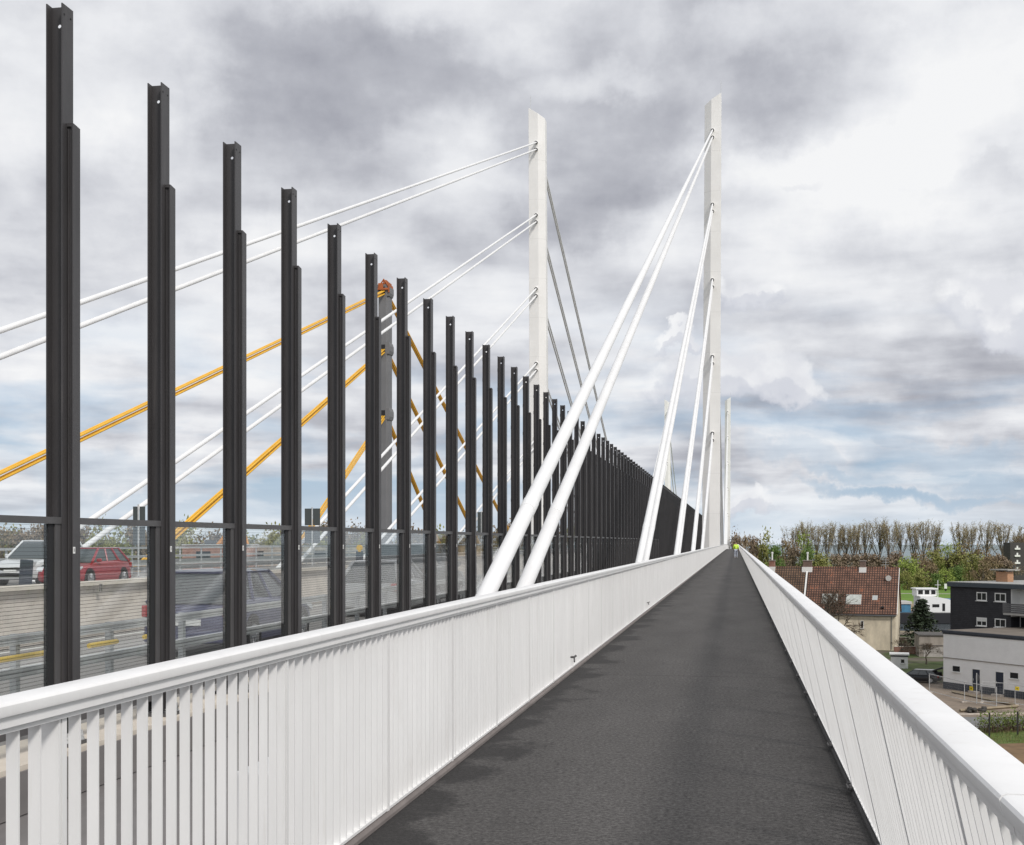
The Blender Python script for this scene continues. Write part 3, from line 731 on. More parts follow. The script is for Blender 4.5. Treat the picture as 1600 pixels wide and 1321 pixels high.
# ---------- cars
TYRE = mat('tyre', (.015, .015, .015), .85); RIM = mat('alloy', (.45, .45, .46), .3, metal=.8)
CARG = mat('car_glass', (.05, .06, .065), .06, spec=.8); LAMPG = mat('headlight_glass', (.7, .72, .74), .1, spec=.8); TAILR = mat('tail_red', (.35, .01, .012), .25); GRIL = mat('grille_black', (.015, .015, .016), .5)
def car(label, loc, rz, paint, kind='hatch', plate=True, boot_open=False):
    L, W, H = (4.25, 1.8, 1.5) if kind == 'hatch' else (4.6, 1.9, 1.78) if kind == 'suv' else (4.7, 1.84, 1.46) if kind == 'estate' else (4.9, 1.98, 1.95)
    cls = {'hatch': 'hatchback', 'suv': 'suv', 'estate': 'estate_car', 'van': 'van'}[kind]
    r = empty(cls if kind != 'suv' else 'off_road_car', loc, rz); tag(r, label, 'van' if kind == 'van' else 'car')
    k = H / 1.5; w = W / 1.8; o = -L / 2
    belt = .95 * k if kind != 'suv' else 1.08
    st = [(0, .66, .34, .60), (.10, .80, .22, .72), (.45, .87, .19, .80), (1.05, .895, .18, .90), (1.45, .90, .18, .97), (L - 1.2, .90, .18, 1.0), (L - .35, .88, .22, .97), (L - .05, .80, .28, .86), (L, .70, .38, .74)]
    m = MB(); vs = []; fs = []; n = 12
    for (y, hw, zl, zh) in st:
        hw *= w; zl *= k; zh *= k * (belt / (.95 * k))
        prof = [(-hw * .82, zl), (-hw * .97, zl + .08), (-hw, zl + .3 * (zh - zl)), (-hw, zl + .62 * (zh - zl)), (-hw * .96, zh - .07), (-hw * .86, zh)]
        prof = prof + [(-x, z) for x, z in prof[::-1]]
        vs += [(x, y + o, z) for x, z in prof]
    for i in range(len(st) - 1):
        for j in range(n): fs.append((i * n + j, i * n + (j + 1) % n, (i + 1) * n + (j + 1) % n, (i + 1) * n + j))
    fs += [tuple(range(n))[::-1], tuple(range((len(st) - 1) * n, len(st) * n))]
    m.add(vs, fs); m.build('body', paint, r, smooth=True)
    # glasshouse and roof
    yb0, yb1 = 1.12, L - .18; yt0, yt1 = 1.95, L - .72
    if kind == 'van': yb0, yt0, yb1, yt1 = .75, 1.35, L - .06, L - .12
    if kind == 'suv': yt1 = L - .55
    zb, zt_ = belt * .98, H - .05; wb, wt = .80 * w, .60 * w
    B = [(-wb, yb0 + o, zb), (wb, yb0 + o, zb), (wb, yb1 + o, zb), (-wb, yb1 + o, zb)]
    T = [(-wt, yt0 + o, zt_), (wt, yt0 + o, zt_), (wt, yt1 + o, zt_), (-wt, yt1 + o, zt_)]
    for nm, q in (('windscreen', (0, 1)), ('side_window', (1, 2)), ('rear_window', (2, 3)), ('side_window', (3, 0))):
        m = MB(); a, b = q; m.add([B[a], B[b], T[b], T[a]], [(0, 1, 2, 3)])
        cen = Vector((0, (yb0 + yb1) / 2 + o, (zb + zt_) / 2)); m.add([Vector(p) * .97 + cen * .03 for p in (B[a], B[b], T[b], T[a])], [(0, 1, 2, 3)])
        m.build(nm, CARG, r)
    m = MB(); vs = []
    for (e, z) in ((.03, zt_ - .012), (.035, zt_ + .022), (-.10, zt_ + .05)):
        vs += [(-wt - e, yt0 - e + o, z), (wt + e, yt0 - e + o, z), (wt + e, yt1 + e + o, z), (-wt - e, yt1 + e + o, z)]
    m.add(vs, [(0, 1, 5, 4), (1, 2, 6, 5), (2, 3, 7, 6), (3, 0, 4, 7), (4, 5, 9, 8), (5, 6, 10, 9), (6, 7, 11, 10), (7, 4, 8, 11), (8, 9, 10, 11), (3, 2, 1, 0)])
    m.build('roof', paint, r, smooth=True)
    m = MB()
    for i in range(4): m.tube([B[i], T[i]], [.055, .045], 6)
    for s in (-1, 1):
        for t in (.40, .72):
            yb_, yt_ = yb0 + (yb1 - yb0) * t + o, yt0 + (yt1 - yt0) * (t - .08) + o
            m.tube([(s * wb, yb_, zb), (s * wt, yt_, zt_)], .035 if t < .5 else .05, 6)
    m.build('pillars', paint, r, smooth=True)
    for (x, y) in ((-1, .82), (1, .82), (-1, L - .82), (1, L - .82)):
        R = .33 * (1.1 if kind in ('suv', 'van') else 1)
        c_ = (x * (W / 2 - .10), y + o, R)
        q = MB(); q.disc((0, 0, 0), R, (1, 0, 0), .21, 22); ty = q.build('wheel', TYRE, r, loc=c_, smooth=True)
        q = MB(); q.disc((x * .085, 0, 0), R * .66, (1, 0, 0), .06, 16)
        for a in range(5): q.tube([(x * .118, 0, 0), (x * .118, R * .6 * cos(a * 1.257), R * .6 * sin(a * 1.257))], .03, 5)
        q.build('rim', RIM, ty)
        q = MB(); q.disc((x * .012, 0, .02), R * 1.16, (1, 0, 0), .17, 22); q.build('wheel_arch', GRIL, ty)
    for s in (-1, 1):
        q = MB(); q.prism([(.02, .62 * k), (.36, .72 * k), (.42, .80 * k), (.12, .76 * k)], s * .58 * w, s * .83 * w, 'x')
        q.v = [(v[0], v[1] + o - .02, v[2]) for v in q.v]; q.build('headlight', LAMPG, r)
        q = MB(); q.box(s * .74 * w - .12, s * .74 * w + .09, L + o - .13, L + o + .012, .70 * k, .90 * k); q.build('tail_light', TAILR, r, bevel=.02)
        q = MB(); q.box(s * .93 * w - .09, s * .93 * w + .09, 1.35 + o, 1.47 + o, belt, belt + .13); q.build('wing_mirror', paint, r, bevel=.03)
    q = MB(); q.box(-.5 * w, .5 * w, o - .015, o + .08, .30 * k, .42 * k); q.box(-.42 * w, .42 * w, o - .012, o + .06, .50 * k, .60 * k); q.build('grille', GRIL, r, bevel=.015)
    q = MB(); q.box(-.26, .26, L + o, L + o + .03, .56 * k, .67 * k); q.box(-.26, .26, o - .035, o - .012, .43 * k, .53 * k); q.build('number_plate', TAGW, r)
    q = MB(); q.box(-.78 * w, .78 * w, L + o - .06, L + o + .04, .26 * k, .46 * k); q.build('rear_bumper', GRIL if kind == 'suv' else paint, r, bevel=.03)
    if boot_open:
        q = MB(); q.prism([(L + o - .75, H - .02), (L + o + .35, H + .42), (L + o + .5, H + .30), (L + o + .45, H + .22), (L + o - .6, H - .12)], -.68, .68, 'x'); q.build('tailgate', paint, r, bevel=.03)
        q = MB(); q.box(-.62, .62, L + o - .9, L + o + .02, .55, 1.2); q.build('boot_opening', BLACK, r)
    return r
def paint(name, c): return mat(name, c, .28, coat=.6, var=.04, vscale=2)
q = at_x(160, 900, -22.5); qy = q.y
D_ = 44.0
def road_at(px, X): return at_x(px, 860, X).y
car('red hatchback facing the viewer, seen between the first and second black posts', (-24.4, road_at(134, -24.4), .1), 0, paint('red_paint', (.33, .018, .03)))
car('white car with black lower bumper, left of the red hatchback', (-27.4, road_at(66, -27.4), .1), 0, paint('white_car_paint', (.74, .75, .76)), 'suv')
car('dark navy hatchback close behind the glass, driving away', (-9.3, road_at(366, -9.3), -.2), pi, paint('navy_paint', (.045, .05, .12)), 'hatch')
car('grey hatchback driving away, seen between the sixth and seventh posts', (-9.6, road_at(607, -9.6), -.2), pi, paint('silver_paint', (.32, .33, .34)), 'hatch')
car('dark grey van driving away, seen right of the seventh post', (-9.8, road_at(655, -9.8), -.2), pi, paint('van_grey', (.09, .095, .10)), 'van')

# ---------- construction site beyond the motorway
def excavator(px, d, lab, s=1.0):
    q = at_depth(px, 850, d); r = empty('excavator', (q.x, q.y, -.9)); r.rotation_euler = (0, 0, radians(20)); r.scale = (s, s, s); tag(r, lab, 'excavator')
    OR = mat('machine_orange', (.75, .30, .03), .5)
    m = MB()
    for s_ in (-1, 1): m.box(-1.9, 1.9, s_ * 1.1 - .28, s_ * 1.1 + .28, 0, .8)
    m.build('tracks', BLACK, r, bevel=.15)
    m = MB(); m.box(-1.7, 1.3, -1.2, 1.2, .95, 1.9); m.build('body', OR, r, bevel=.1)
    m = MB(); m.box(.1, 1.5, .1, 1.2, 1.9, 2.9); m.build('cab', CARG, r, bevel=.08)
    m = MB(); m.tube([(1.2, -.3, 1.6), (3.2, -.3, 4.2), (4.6, -.3, 3.9)], [.3, .34, .22], 4); m.tube([(4.6, -.3, 3.9), (5.3, -.3, 1.7)], [.22, .16], 4); m.build('arm', OR, r)
    m = MB(); m.prism([(5.0, 1.8), (5.7, 1.7), (5.8, .9), (5.1, .8)], -.75, .15, 'y'); m.build('bucket', BLACK, r)
excavator(318, 150, 'small orange excavator on the old bridge seen through the third bay')
def container(px, py, d, w, hh, c, lab):
    q = at_depth(px, py, d); r = empty('site_container', (q.x, q.y, -.9), TH); tag(r, lab, 'container', 'site containers beyond the motorway')
    m = MB()
    nn = int(w / .3); m.prism([(-w / 2 + i * w / nn, -1.2 + (.05 if i % 2 else 0)) for i in range(nn + 1)] + [(w / 2, 1.2), (-w / 2, 1.2)], .1, hh - .1, 'z'); m.build('shell', c, r)
    m = MB(); m.box(-w / 2 - .04, w / 2 + .04, -1.25, 1.25, hh - .1, hh); m.box(-w / 2 - .04, w / 2 + .04, -1.25, 1.25, 0, .1); m.build('frame', ZINC, r)
    m = MB(); m.box(-w * .3, -w * .1, -1.27, -1.19, 1.0, 1.9); m.build('window', GLASSD, r)
container(345, 858, 110, 6, 2.5, mat('brick_red_shell', (.40, .22, .17), .7), 'dull red site container beside the orange excavator')
container(425, 860, 112, 5, 2.4, mat('beige_shell', (.48, .40, .33), .7), 'beige site container behind the fourth glass bay')
container(530, 858, 118, 7, 2.4, mat('cream_shell', (.55, .52, .46), .7), 'cream site container behind the fifth black post')
container(700, 860, 150, 8, 2.4, mat('ochre_shell', (.50, .38, .24), .7), 'ochre site container seen between the eighth and ninth posts')

# =====================================================================  WALKER
def skin(name, verts, edges, rads, m, parent, sub=2, root=0):
    me = bpy.data.meshes.new(name); me.from_pydata([Vector(v) for v in verts], edges, []); me.update()
    o = bpy.data.objects.new(name, me); COL.objects.link(o); o.parent = parent; me.materials.append(m)
    sk = o.modifiers.new('skin', 'SKIN'); sk.use_smooth_shade = True
    sv = me.skin_vertices[0].data if me.skin_vertices else None
    if sv is None:
        bpy.context.view_layer.objects.active = o
    for i, r in enumerate(rads):
        me.skin_vertices[0].data[i].radius = (r, r) if not isinstance(r, tuple) else r
        me.skin_vertices[0].data[i].use_root = (i == root)
    ss = o.modifiers.new('sub', 'SUBSURF'); ss.levels = sub; ss.render_levels = sub
    return o
def walker():
    q = at_z(1150, 872.5, 0.0)
    r = empty('person', (q.x, q.y, 0)); tag(r, 'person in a neon yellow jacket and pale leggings walking away on the footpath', 'person')
    SK = mat('skin', (.45, .27, .20), .6); HI = mat('neon_jacket', (.62, .86, .10), .7); LG = mat('pale_leggings', (.58, .62, .72), .8, var=.5, vscale=9); HR = mat('dark_hair', (.03, .022, .018), .8); SH = mat('white_shoe', (.75, .75, .75), .6)
    V = [(0, 0, .96), (0, 0, 1.15), (0, .01, 1.38), (0, .02, 1.50), (0, .03, 1.58), (0, .04, 1.70),            # 0-5 spine, neck, head
         (.10, 0, .90), (.115, .12, .50), (.11, .02, .09), (.12, .17, .045),                                   # 6-9 right leg, forward
         (-.10, 0, .90), (-.11, -.02, .50), (-.11, -.27, .13), (-.11, -.16, .05),                               # 10-13 left leg, back
         (.20, .01, 1.43), (.27, -.05, 1.15), (.25, .12, .95), (.25, .17, .88),                                # right arm
         (-.20, .01, 1.43), (-.27, .06, 1.15), (-.25, .22, .99), (-.25, .27, .93)]
    E = [(0, 1), (1, 2), (2, 3), (3, 4), (4, 5), (0, 6), (6, 7), (7, 8), (8, 9), (0, 10), (10, 11), (11, 12), (12, 13), (2, 14), (14, 15), (15, 16), (16, 17), (2, 18), (18, 19), (19, 20), (20, 21)]
    R = [.13, .125, .15, .06, .07, .10, .088, .055, .04, .035, .088, .055, .04, .035, .065, .045, .034, .03, .065, .045, .034, .03]
    body = skin('body', V, E, R, SK, r)
    j = skin('jacket', [V[i] for i in (0, 1, 2, 3, 14, 15, 16, 18, 19, 20)], [(0, 1), (1, 2), (2, 3), (2, 4), (4, 5), (5, 6), (2, 7), (7, 8), (8, 9)], [.185, .175, .19, .085, .10, .08, .06, .10, .08, .06], HI, body)
    l = skin('leggings', [V[i] for i in (0, 6, 7, 8, 10, 11, 12)], [(0, 1), (1, 2), (2, 3), (0, 4), (4, 5), (5, 6)], [.15, .108, .075, .055, .108, .075, .055], LG, body)
    skin('shoe', [V[8], V[9]], [(0, 1)], [.055, .05], SH, body); skin('shoe', [V[12], V[13]], [(0, 1)], [.055, .05], SH, body)
    skin('hair', [(0, .02, 1.70), (0, .03, 1.76)], [(0, 1)], [.108, .095], HR, body)
    hd = MB()
    for s in (-1, 1):
        for k_ in range(4): hd.tube([(s * .25 + (k_ - 1.5) * .016, (.17 if s > 0 else .27) + .02, .88 if s > 0 else .93), (s * .25 + (k_ - 1.5) * .018, (.17 if s > 0 else .27) + .05 + .01 * (k_ % 2), (.82 if s > 0 else .87) - .008 * (k_ in (1, 2)))], .009, 6)
        hd.tube([(s * .25 - s * .03, (.17 if s > 0 else .27) + .0, .90 if s > 0 else .95), (s * .25 - s * .045, (.17 if s > 0 else .27) + .04, .86 if s > 0 else .91)], .010, 6)
    hd.build('fingers', SK, body, smooth=True)
walker()

# =====================================================================  BUILDINGS ON THE RIGHT
def frame_at(px, d, ux, ud, name, z=GZ):
    p = at_depth(px, 900, d); u = RT * ux + FW * ud
    o = empty(name, (p.x, p.y, z), atan2(u.y, u.x)); return o
FRW = mat('window_white', (.78, .78, .76), .5)
def window(parent, x0, x1, z0, z1, y=0.0, mull=1, rev=.10, blind=0.0, frame=.07):
    m = MB(); fy0, fy1 = y - .03, y + rev
    m.box(x0, x1, fy0, fy1, z0, z0 + frame); m.box(x0, x1, fy0, fy1, z1 - frame, z1)
    m.box(x0, x0 + frame, fy0, fy1, z0 + frame, z1 - frame); m.box(x1 - frame, x1, fy0, fy1, z0 + frame, z1 - frame)
    for i in range(mull):
        xm = x0 + (x1 - x0) * (i + 1) / (mull + 1); m.box(xm - .04, xm + .04, fy0, fy1, z0 + frame, z1 - frame)
    o = m.build('window', FRW, parent)
    p = MB(); p.box(x0 + .02, x1 - .02, y - .012, y + .02, z0 + .02, z1 - .02); p.build('pane', GLASSD, o)
    s = MB(); s.box(x0 - .08, x1 + .08, y - .14, y - .005, z0 - .06, z0 - .005); s.build('sill', FRW, o)
    if blind:
        b = MB(); b.box(x0 + frame, x1 - frame, y - .022, y - .013, z1 - blind, z1 - frame); b.build('blind', mat('blind_white', (.7, .7, .67), .7), o)
    return o
# --- tiled house (origin: right front corner)
PLAST = mat('cream_plaster', (.68, .60, .46), .92, var=.30, vscale=.8, bump=.1, bscale=9, stretch=(1, 1, .5))
TILE = brick_mat('roof_tiles', (.26, .130, .085), (.185, .092, .062), (.060, .034, .027), .36, .42, .075, .85, .9, 'xy', .4, (.34, .11, .05))
TILE2 = brick_mat('mossy_roof_tiles', (.20, .12, .075), (.145, .088, .058), (.05, .036, .028), .36, .42, .07, .9, .8, 'xy', .45, (.13, .12, .05))
hs = frame_at(1399, 186, .934, -.358, 'tiled_house'); tag(hs, 'old cream house with a steep red tiled roof, patched with brighter tiles', 'house')
EH, RH, HD, HL = 5.5, 11.8, 9.0, 13.0
def gable_house(r, x0, x1, tile, wallm):
    m = MB(); m.prism([(0, 0), (HD, 0), (HD, EH), (HD / 2, RH - .15), (0, EH)], x0, x1, 'x'); m.build('wall', wallm, r)
    sl = sqrt((HD / 2) ** 2 + (RH - EH) ** 2); ang = atan2(RH - EH, HD / 2)
    m = MB(); m.box(x0, x1 + .22 if x1 == 0 else x1, -.45, sl, .03, .16)
    ro = m.build('roof', tile, r, loc=(0, 0, EH)); ro.rotation_euler = (ang, 0, 0)
    m = MB(); m.box(x0, x1 + .22 if x1 == 0 else x1, -sl, .45, .03, .16); rb = m.build('rear_roof', tile, ro); rb.parent = r; rb.location = (0, HD, EH); rb.rotation_euler = (-ang, 0, 0)
    m = MB(); m.tube([(x0, -.42, EH - .45), (x1 + .15, -.42, EH - .45)], .10, 8); m.build('gutter', mat('gutter_grey', (.10, .105, .11), .5), r, smooth=True)
    m = MB(); m.tube([(x0, HD / 2, RH + .14), (x1 + (.2 if x1 == 0 else 0), HD / 2, RH + .14)], .13, 8); m.build('ridge', tile, r)
    return ro, ang
ro, ang = gable_house(hs, -HL, 0, TILE, PLAST)
m = MB(); m.box(.22, .30, -.45, sqrt((HD / 2) ** 2 + (RH - EH) ** 2), .0, .22); m.build('verge_board', FRW, ro)
def on_roof(t): return (t * cos(ang), EH + t * sin(ang))
def skylight(r, x0, x1, t0, t1, nm='skylight', c=None):
    m = MB(); m.box(x0, x1, t0, t1, .16, .24); o = m.build(nm, mat('zinc_frame', (.5, .5, .48), .5), r); 
    p = MB(); p.box(x0 + .1, x1 - .1, t0 + .1, t1 - .1, .235, .25); p.build('pane', c or mat('skylight_glass', (.42, .45, .46), .15), o)
SG = mat('roof_pane_pale', (.50, .53, .50), .25, var=.3, vscale=1.5)
skylight(ro, -7.1, -4.9, 1.2, 2.9, c=SG); skylight(ro, -3.35, -2.6, 2.0, 2.8); skylight(ro, -10.6, -8.3, 1.3, 3.0, c=SG)
m = MB(); m.box(-2.0, -1.6, .55, .8, .16, .5); m.build('vent_pipe', BLACK, ro)
m = MB(); m.disc((-1.2, 5.7, .5), .42, (.2, -.6, .7), .07, 18); m.tube([(-1.2, 5.8, .1), (-1.2, 5.7, .5)], .03, 6); m.build('satellite_dish', mat('dish_grey', (.5, .49, .47), .5), ro, smooth=True)
def chimney(r, x, w, c, cap=True, pot=False):
    m = MB(); m.box(x - w / 2, x + w / 2, HD / 2 - .45, HD / 2 + .45, RH - .9, RH + 1.1); ch = m.build('chimney', c, r)
    m = MB(); m.box(x - w / 2 - .12, x + w / 2 + .12, HD / 2 - .62, HD / 2 + .6, RH - .75, RH + .18); m.build('flashing', FRW, ch)
    m = MB(); m.box(x - w / 2 - .08, x + w / 2 + .08, HD / 2 - .53, HD / 2 + .53, RH + 1.1, RH + 1.22); m.build('cap', mat('cap_grey', (.25, .22, .2), .8), ch)
    if pot: m = MB(); m.tube([(x, HD / 2, RH + 1.2), (x, HD / 2, RH + 2.3)], [.11, .11], 8); m.tube([(x, HD / 2, RH + 2.2), (x, HD / 2, RH + 2.45)], .17, 8); m.build('pot', FRW, ch)
CHB = brick_mat('chimney_brick', (.30, .10, .06), (.22, .075, .05), (.30, .26, .22), .24, .08, .012, .85, .3, 'sz')
CHG = mat('chimney_slate', (.16, .11, .09), .8, var=.3, vscale=3)
chimney(hs, -5.0, .8, CHG)
m = MB(); m.tube([(-1.7, HD / 2 - .2, RH - .3), (-1.7, HD / 2 - .2, RH + 1.5)], .035, 6)
for zz in (.6, .95, 1.3): m.tube([(-2.2, HD / 2 - .2, RH + zz), (-1.2, HD / 2 - .2, RH + zz)], .022, 5)
m.build('aerial', ZINC, hs)
window(hs, -4.9, -4.45, 3.1, 4.25, mull=0)
m = MB(); m.tube([(-.5, -.1, EH - .5), (-.5, -.1, .2)], .06, 8); m.build('downpipe', mat('downpipe_zinc', (.26, .25, .22), .6), hs, smooth=True)
m = MB(); m.box(-9.6, -6.4, -1.3, -.01, 2.9, 3.05); m.build('porch_roof', CHG, hs)
window(hs, -9.3, -8.2, 3.3, 4.4); window(hs, -12.0, -10.9, 3.3, 4.4); window(hs, -9.3, -8.2, .9, 2.2); window(hs, -12.0, -10.9, .9, 2.2)
# neighbour of the terrace
hp = hs.matrix_basis @ Vector((-HL - .02, 0, 0)) if False else None
u_ = RT * .934 + FW * -.358
np_ = Vector(hs.location) + u_.normalized() * (-HL - .03)
hn = empty('tiled_house', np_, hs.rotation_euler.z); tag(hn, 'terrace neighbour with mossy brown roof, left of the white strip beside the red tiles', 'house')
ron, _ = gable_house(hn, -12, -.02, TILE2, PLAST)
m = MB(); m.box(-.26, -.03, -.45, sqrt((HD / 2) ** 2 + (RH - EH) ** 2), .16, .24); m.build('party_strip', FRW, ron)
chimney(hn, -.15, 1.3, CHG, pot=True); chimney(hn, -5.5, .8, CHB, pot=True)
window(hn, -3.5, -2.4, 3.3, 4.4); window(hn, -7, -5.9, 3.3, 4.4)

# --- white flat-roofed wing
WWALL = brick_mat('whitewashed_brick', (.90, .90, .895), (.88, .88, .875), (.82, .82, .815), .25, .085, .006, .85, .25, 'sz', .05)
NAVY = mat('plinth_navy', (.055, .062, .078), .7, var=.15, vscale=1.5)
wg = frame_at(1474, 138, .45, -.893, 'workshop_building'); tag(wg, 'white flat-roofed workshop building with two dark doors behind the site fence', 'building')
m = MB(); m.box(0, 26, 0, 14, .75, 6.05); m.build('wall', WWALL, wg)
m = MB(); m.box(-.03, 26.03, -.03, 14.03, 0, .75); m.build('plinth', NAVY, wg)
m = MB(); m.box(-.12, 26.1, -.12, 14.1, 6.05, 6.3); m.box(-.06, 26.05, -.06, 14.05, 5.9, 6.05); m.build('roof_edge', NAVY, wg)
m = MB(); m.box(.2, 25.8, .2, 13.8, 6.28, 6.32); m.build('roof', mat('roof_felt', (.17, .145, .12), .95, var=.25, vscale=.5), wg)
m = MB(); m.box(-.02, 26, -.07, -.005, 3.32, 3.40); m.build('string_course', mat('ledge_stone', (.30, .27, .24), .9, var=.3, vscale=2), wg)
def door_(x):
    m = MB(); m.box(x, x + 1.0, -.02, .06, .35, 2.45); d = m.build('door', mat('door_navy', (.02, .028, .05), .4), wg); 
    m = MB(); m.box(x - .09, x, -.045, .05, .3, 2.52); m.box(x + 1.0, x + 1.08, -.045, .05, .3, 2.52); m.box(x, x + 1.0, -.045, .05, 2.45, 2.52); m.build('frame', FRW, d)
    m = MB(); m.tube([(x + .12, -.05, 1.25), (x + .12, -.05, 1.5)], .03, 6); m.build('handle', ZINC, d)
    m = MB(); m.box(x - .1, x + 1.1, -.6, -.04, .0, .2); m.build('step', CONC, d)
door_(4.1); door_(7.2)
for x in (1.3, 9.0):
    o = window(wg, x, x + 1.1, 1.95, 2.6, mull=0, frame=.04)
# --- dark slate-clad house
SLATE = brick_mat('slate_cladding', (.036, .036, .043), (.028, .028, .034), (.016, .016, .02), .45, .22, .018, .7, .6, 'sz', .2)
dh = frame_at(1485, 150, .45, -.893, 'slate_house'); tag(dh, 'dark slate-clad flat-roofed house with white windows and a brick chimney', 'house')
m = MB(); m.box(0, 8.9, 0, 12, 0, 10.6); m.box(8.9, 20, 1.3, 12, 0, 10.6); m.build('wall', SLATE, dh)
m = MB(); m.box(-.25, 20, -.3, 12.3, 10.6, 11.08); m.build('fascia', mat('fascia_slate', (.06, .075, .09), .6), dh)
m = MB(); m.box(-.2, 20, -.25, 12.2, 11.08, 11.14); m.build('roof', mat('roof_gravel', (.34, .34, .33), .9, var=.2, vscale=1), dh)
z1 = 1.8 - 78.6 * .0729 - GZ; z2 = 1.8 - 118 * .073 - GZ
for (x0, x1) in ((3.98, 5.48), (6.62, 8.2)):
    window(dh, x0, x1, z1 - .98, z1, mull=1, frame=.11); window(dh, x0, x1, z2 - .98, z2, mull=1, frame=.11, blind=.45 if x0 < 5 else 0)
m = MB(); m.box(8.9, 8.97, .0, 1.3, z1 - 2.6, 10.55); m.box(8.97, 20, 1.22, 1.3, z1 - 2.6, 10.55); m.build('recess_lining', FRW, dh)
m = MB(); m.box(10.2, 11.2, 1.12, 1.2, z1 - 1.9, z1 + .0); dd = m.build('balcony_door', FRW, dh); m = MB(); m.box(10.3, 11.1, 1.09, 1.14, z1 - 1.2, z1 - .1); m.build('pane', GLASSD, dd)
zb = z1 - 2.15
m = MB(); m.box(8.6, 20, -.9, 1.2, zb - .2, zb); bl = m.build('balcony', mat('balcony_slab', (.45, .44, .42), .8), dh)
m = MB()
for i in range(5): m.box(8.6, 20, -.95, -.91, zb + .02 + i * .22, zb + .2 + i * .22)
m.box(8.57, 8.61, -.95, 0, zb + .02, zb + 1.1); m.build('balustrade', mat('weathered_boards', (.13, .13, .135), .8, var=.3, vscale=4, stretch=(.3, 1, 3)), bl)
m = MB(); m.box(9.1, 12.9, 1.16, 1.22, z2 - 1.55, z2 + .35); m.box(9.1, 12.9, 1.15, 1.17, z2 - 1.6, z2 - 1.55); pw = m.build('patio_window', FRW, dh)
for (a, b) in ((9.25, 10.9), (11.15, 12.75)): m = MB(); m.box(a, b, 1.13, 1.17, z2 - 1.4, z2 + .22); m.build('pane', GLASSD, pw)
OBR = brick_mat('orange_brick', (.52, .24, .10), (.42, .19, .085), (.40, .32, .25), .24, .08, .012, .85, .3, 'sz', .15)
m = MB(); m.box(2.2, 3.9, 5.0, 5.95, 11.1, 12.3); ch = m.build('chimney', OBR, dh)
m = MB(); m.box(1.7, 4.4, 4.5, 6.5, 12.48, 12.60); m.box(2.3, 2.5, 5.1, 5.85, 12.3, 12.48); m.box(3.6, 3.8, 5.1, 5.85, 12.3, 12.48); m.build('cover_slab', mat('slab_grey', (.32, .31, .29), .9), ch)

# --- garages and shed
gr = frame_at(1436, 176, .98, -.2, 'garage_block'); tag(gr, 'stained grey concrete garage left of the white workshop, under the conifer', 'garage')
m = MB(); m.box(0, 4.6, 0, 6, 0, 2.9); m.build('wall', mat('stained_concrete', (.34, .30, .26), .95, var=.45, vscale=1.0, stretch=(1, 1, .3)), gr)
m = MB(); m.box(-.1, 4.7, -.15, 6.1, 2.9, 3.05); m.box(-.04, 4.65, -.06, .0, 1.52, 1.62); m.build('roof', mat('garage_roof', (.09, .085, .08), .9), gr)
m = MB(); m.box(.6, 3.4, -.05, -.004, .0, 1.4); m.build('garage_door', mat('garage_door_grey', (.42, .39, .36), .8, var=.2, vscale=2), gr)
sh = frame_at(1392, 160, .96, -.28, 'garden_shed'); sh.scale = (.85, .85, .85); tag(sh, 'small white flat-roofed shed peeking over the right handrail beside the parked car', 'shed')
m = MB(); m.box(0, 2.4, 0, 3, 0, 1.95); m.build('wall', WWALL, sh)
m = MB(); m.box(-.2, 2.6, -.2, 3.2, 1.95, 2.12); m.build('roof', FRW, sh)
m = MB(); m.box(-.05, 2.45, -.05, -.004, 1.72, 1.95); m.build('fascia', NAVY, sh)
window(sh, 1.35, 1.95, .75, 1.4, mull=0)

# --- yard ground: road, paving, lawn
def patch(name, pts, m, lift): 
    q = MB(); q.add([(p.x, p.y, GZ + lift) for p in pts], [tuple(range(len(pts)))]); tag(q.build(name, m), kind='structure')
gp = lambda px, py: at_z(px, py, GZ)
patch('yard_paving', [gp(1400, 1150), gp(1760, 1130), gp(1760, 1085), gp(1474, 1068), gp(1380, 1040), gp(1330, 1060)], mat('yard_paving_brown', (.25, .20, .155), .95, var=.35, vscale=.6), .006)
patch('side_road', [gp(1380, 1160), gp(1760, 1135), gp(1760, 1119), gp(1520, 1121), gp(1420, 1119)], mat('side_road_asphalt', (.19, .19, .19), .9, var=.15, vscale=.8), .014)
patch('lawn', [gp(1400, 1058), gp(1480, 1054), gp(1480, 1040), gp(1430, 1036), gp(1400, 1040)], mat('lawn_green', (.085, .115, .03), .95, var=.35, vscale=1.2), .012)
patch('dirt_bank', [gp(1480, 1330), gp(1800, 1330), gp(1800, 1150), gp(1540, 1152), gp(1480, 1180)], mat('bank_soil', (.19, .12, .06), .95, var=.4, vscale=.7), .018)
patch('grass_verge', [gp(1480, 1166), gp(1800, 1154), gp(1800, 1128), gp(1480, 1140)], mat('verge_green', (.10, .15, .03), .95, var=.4, vscale=1.5), .024)
kq = MB(); a = gp(1440, 1118); b = gp(1760, 1114); d = (b - a).normalized(); nrm = Vector((-d.y, d.x, 0)) * .08
kq.add([a - nrm, b - nrm, b + nrm, a + nrm] + [p + Vector((0, 0, .12)) for p in (a - nrm, b - nrm, b + nrm, a + nrm)], [(4, 5, 6, 7), (0, 1, 5, 4), (1, 2, 6, 5), (2, 3, 7, 6), (3, 0, 4, 7)])
tag(kq.build('kerb', CONC), kind='structure')

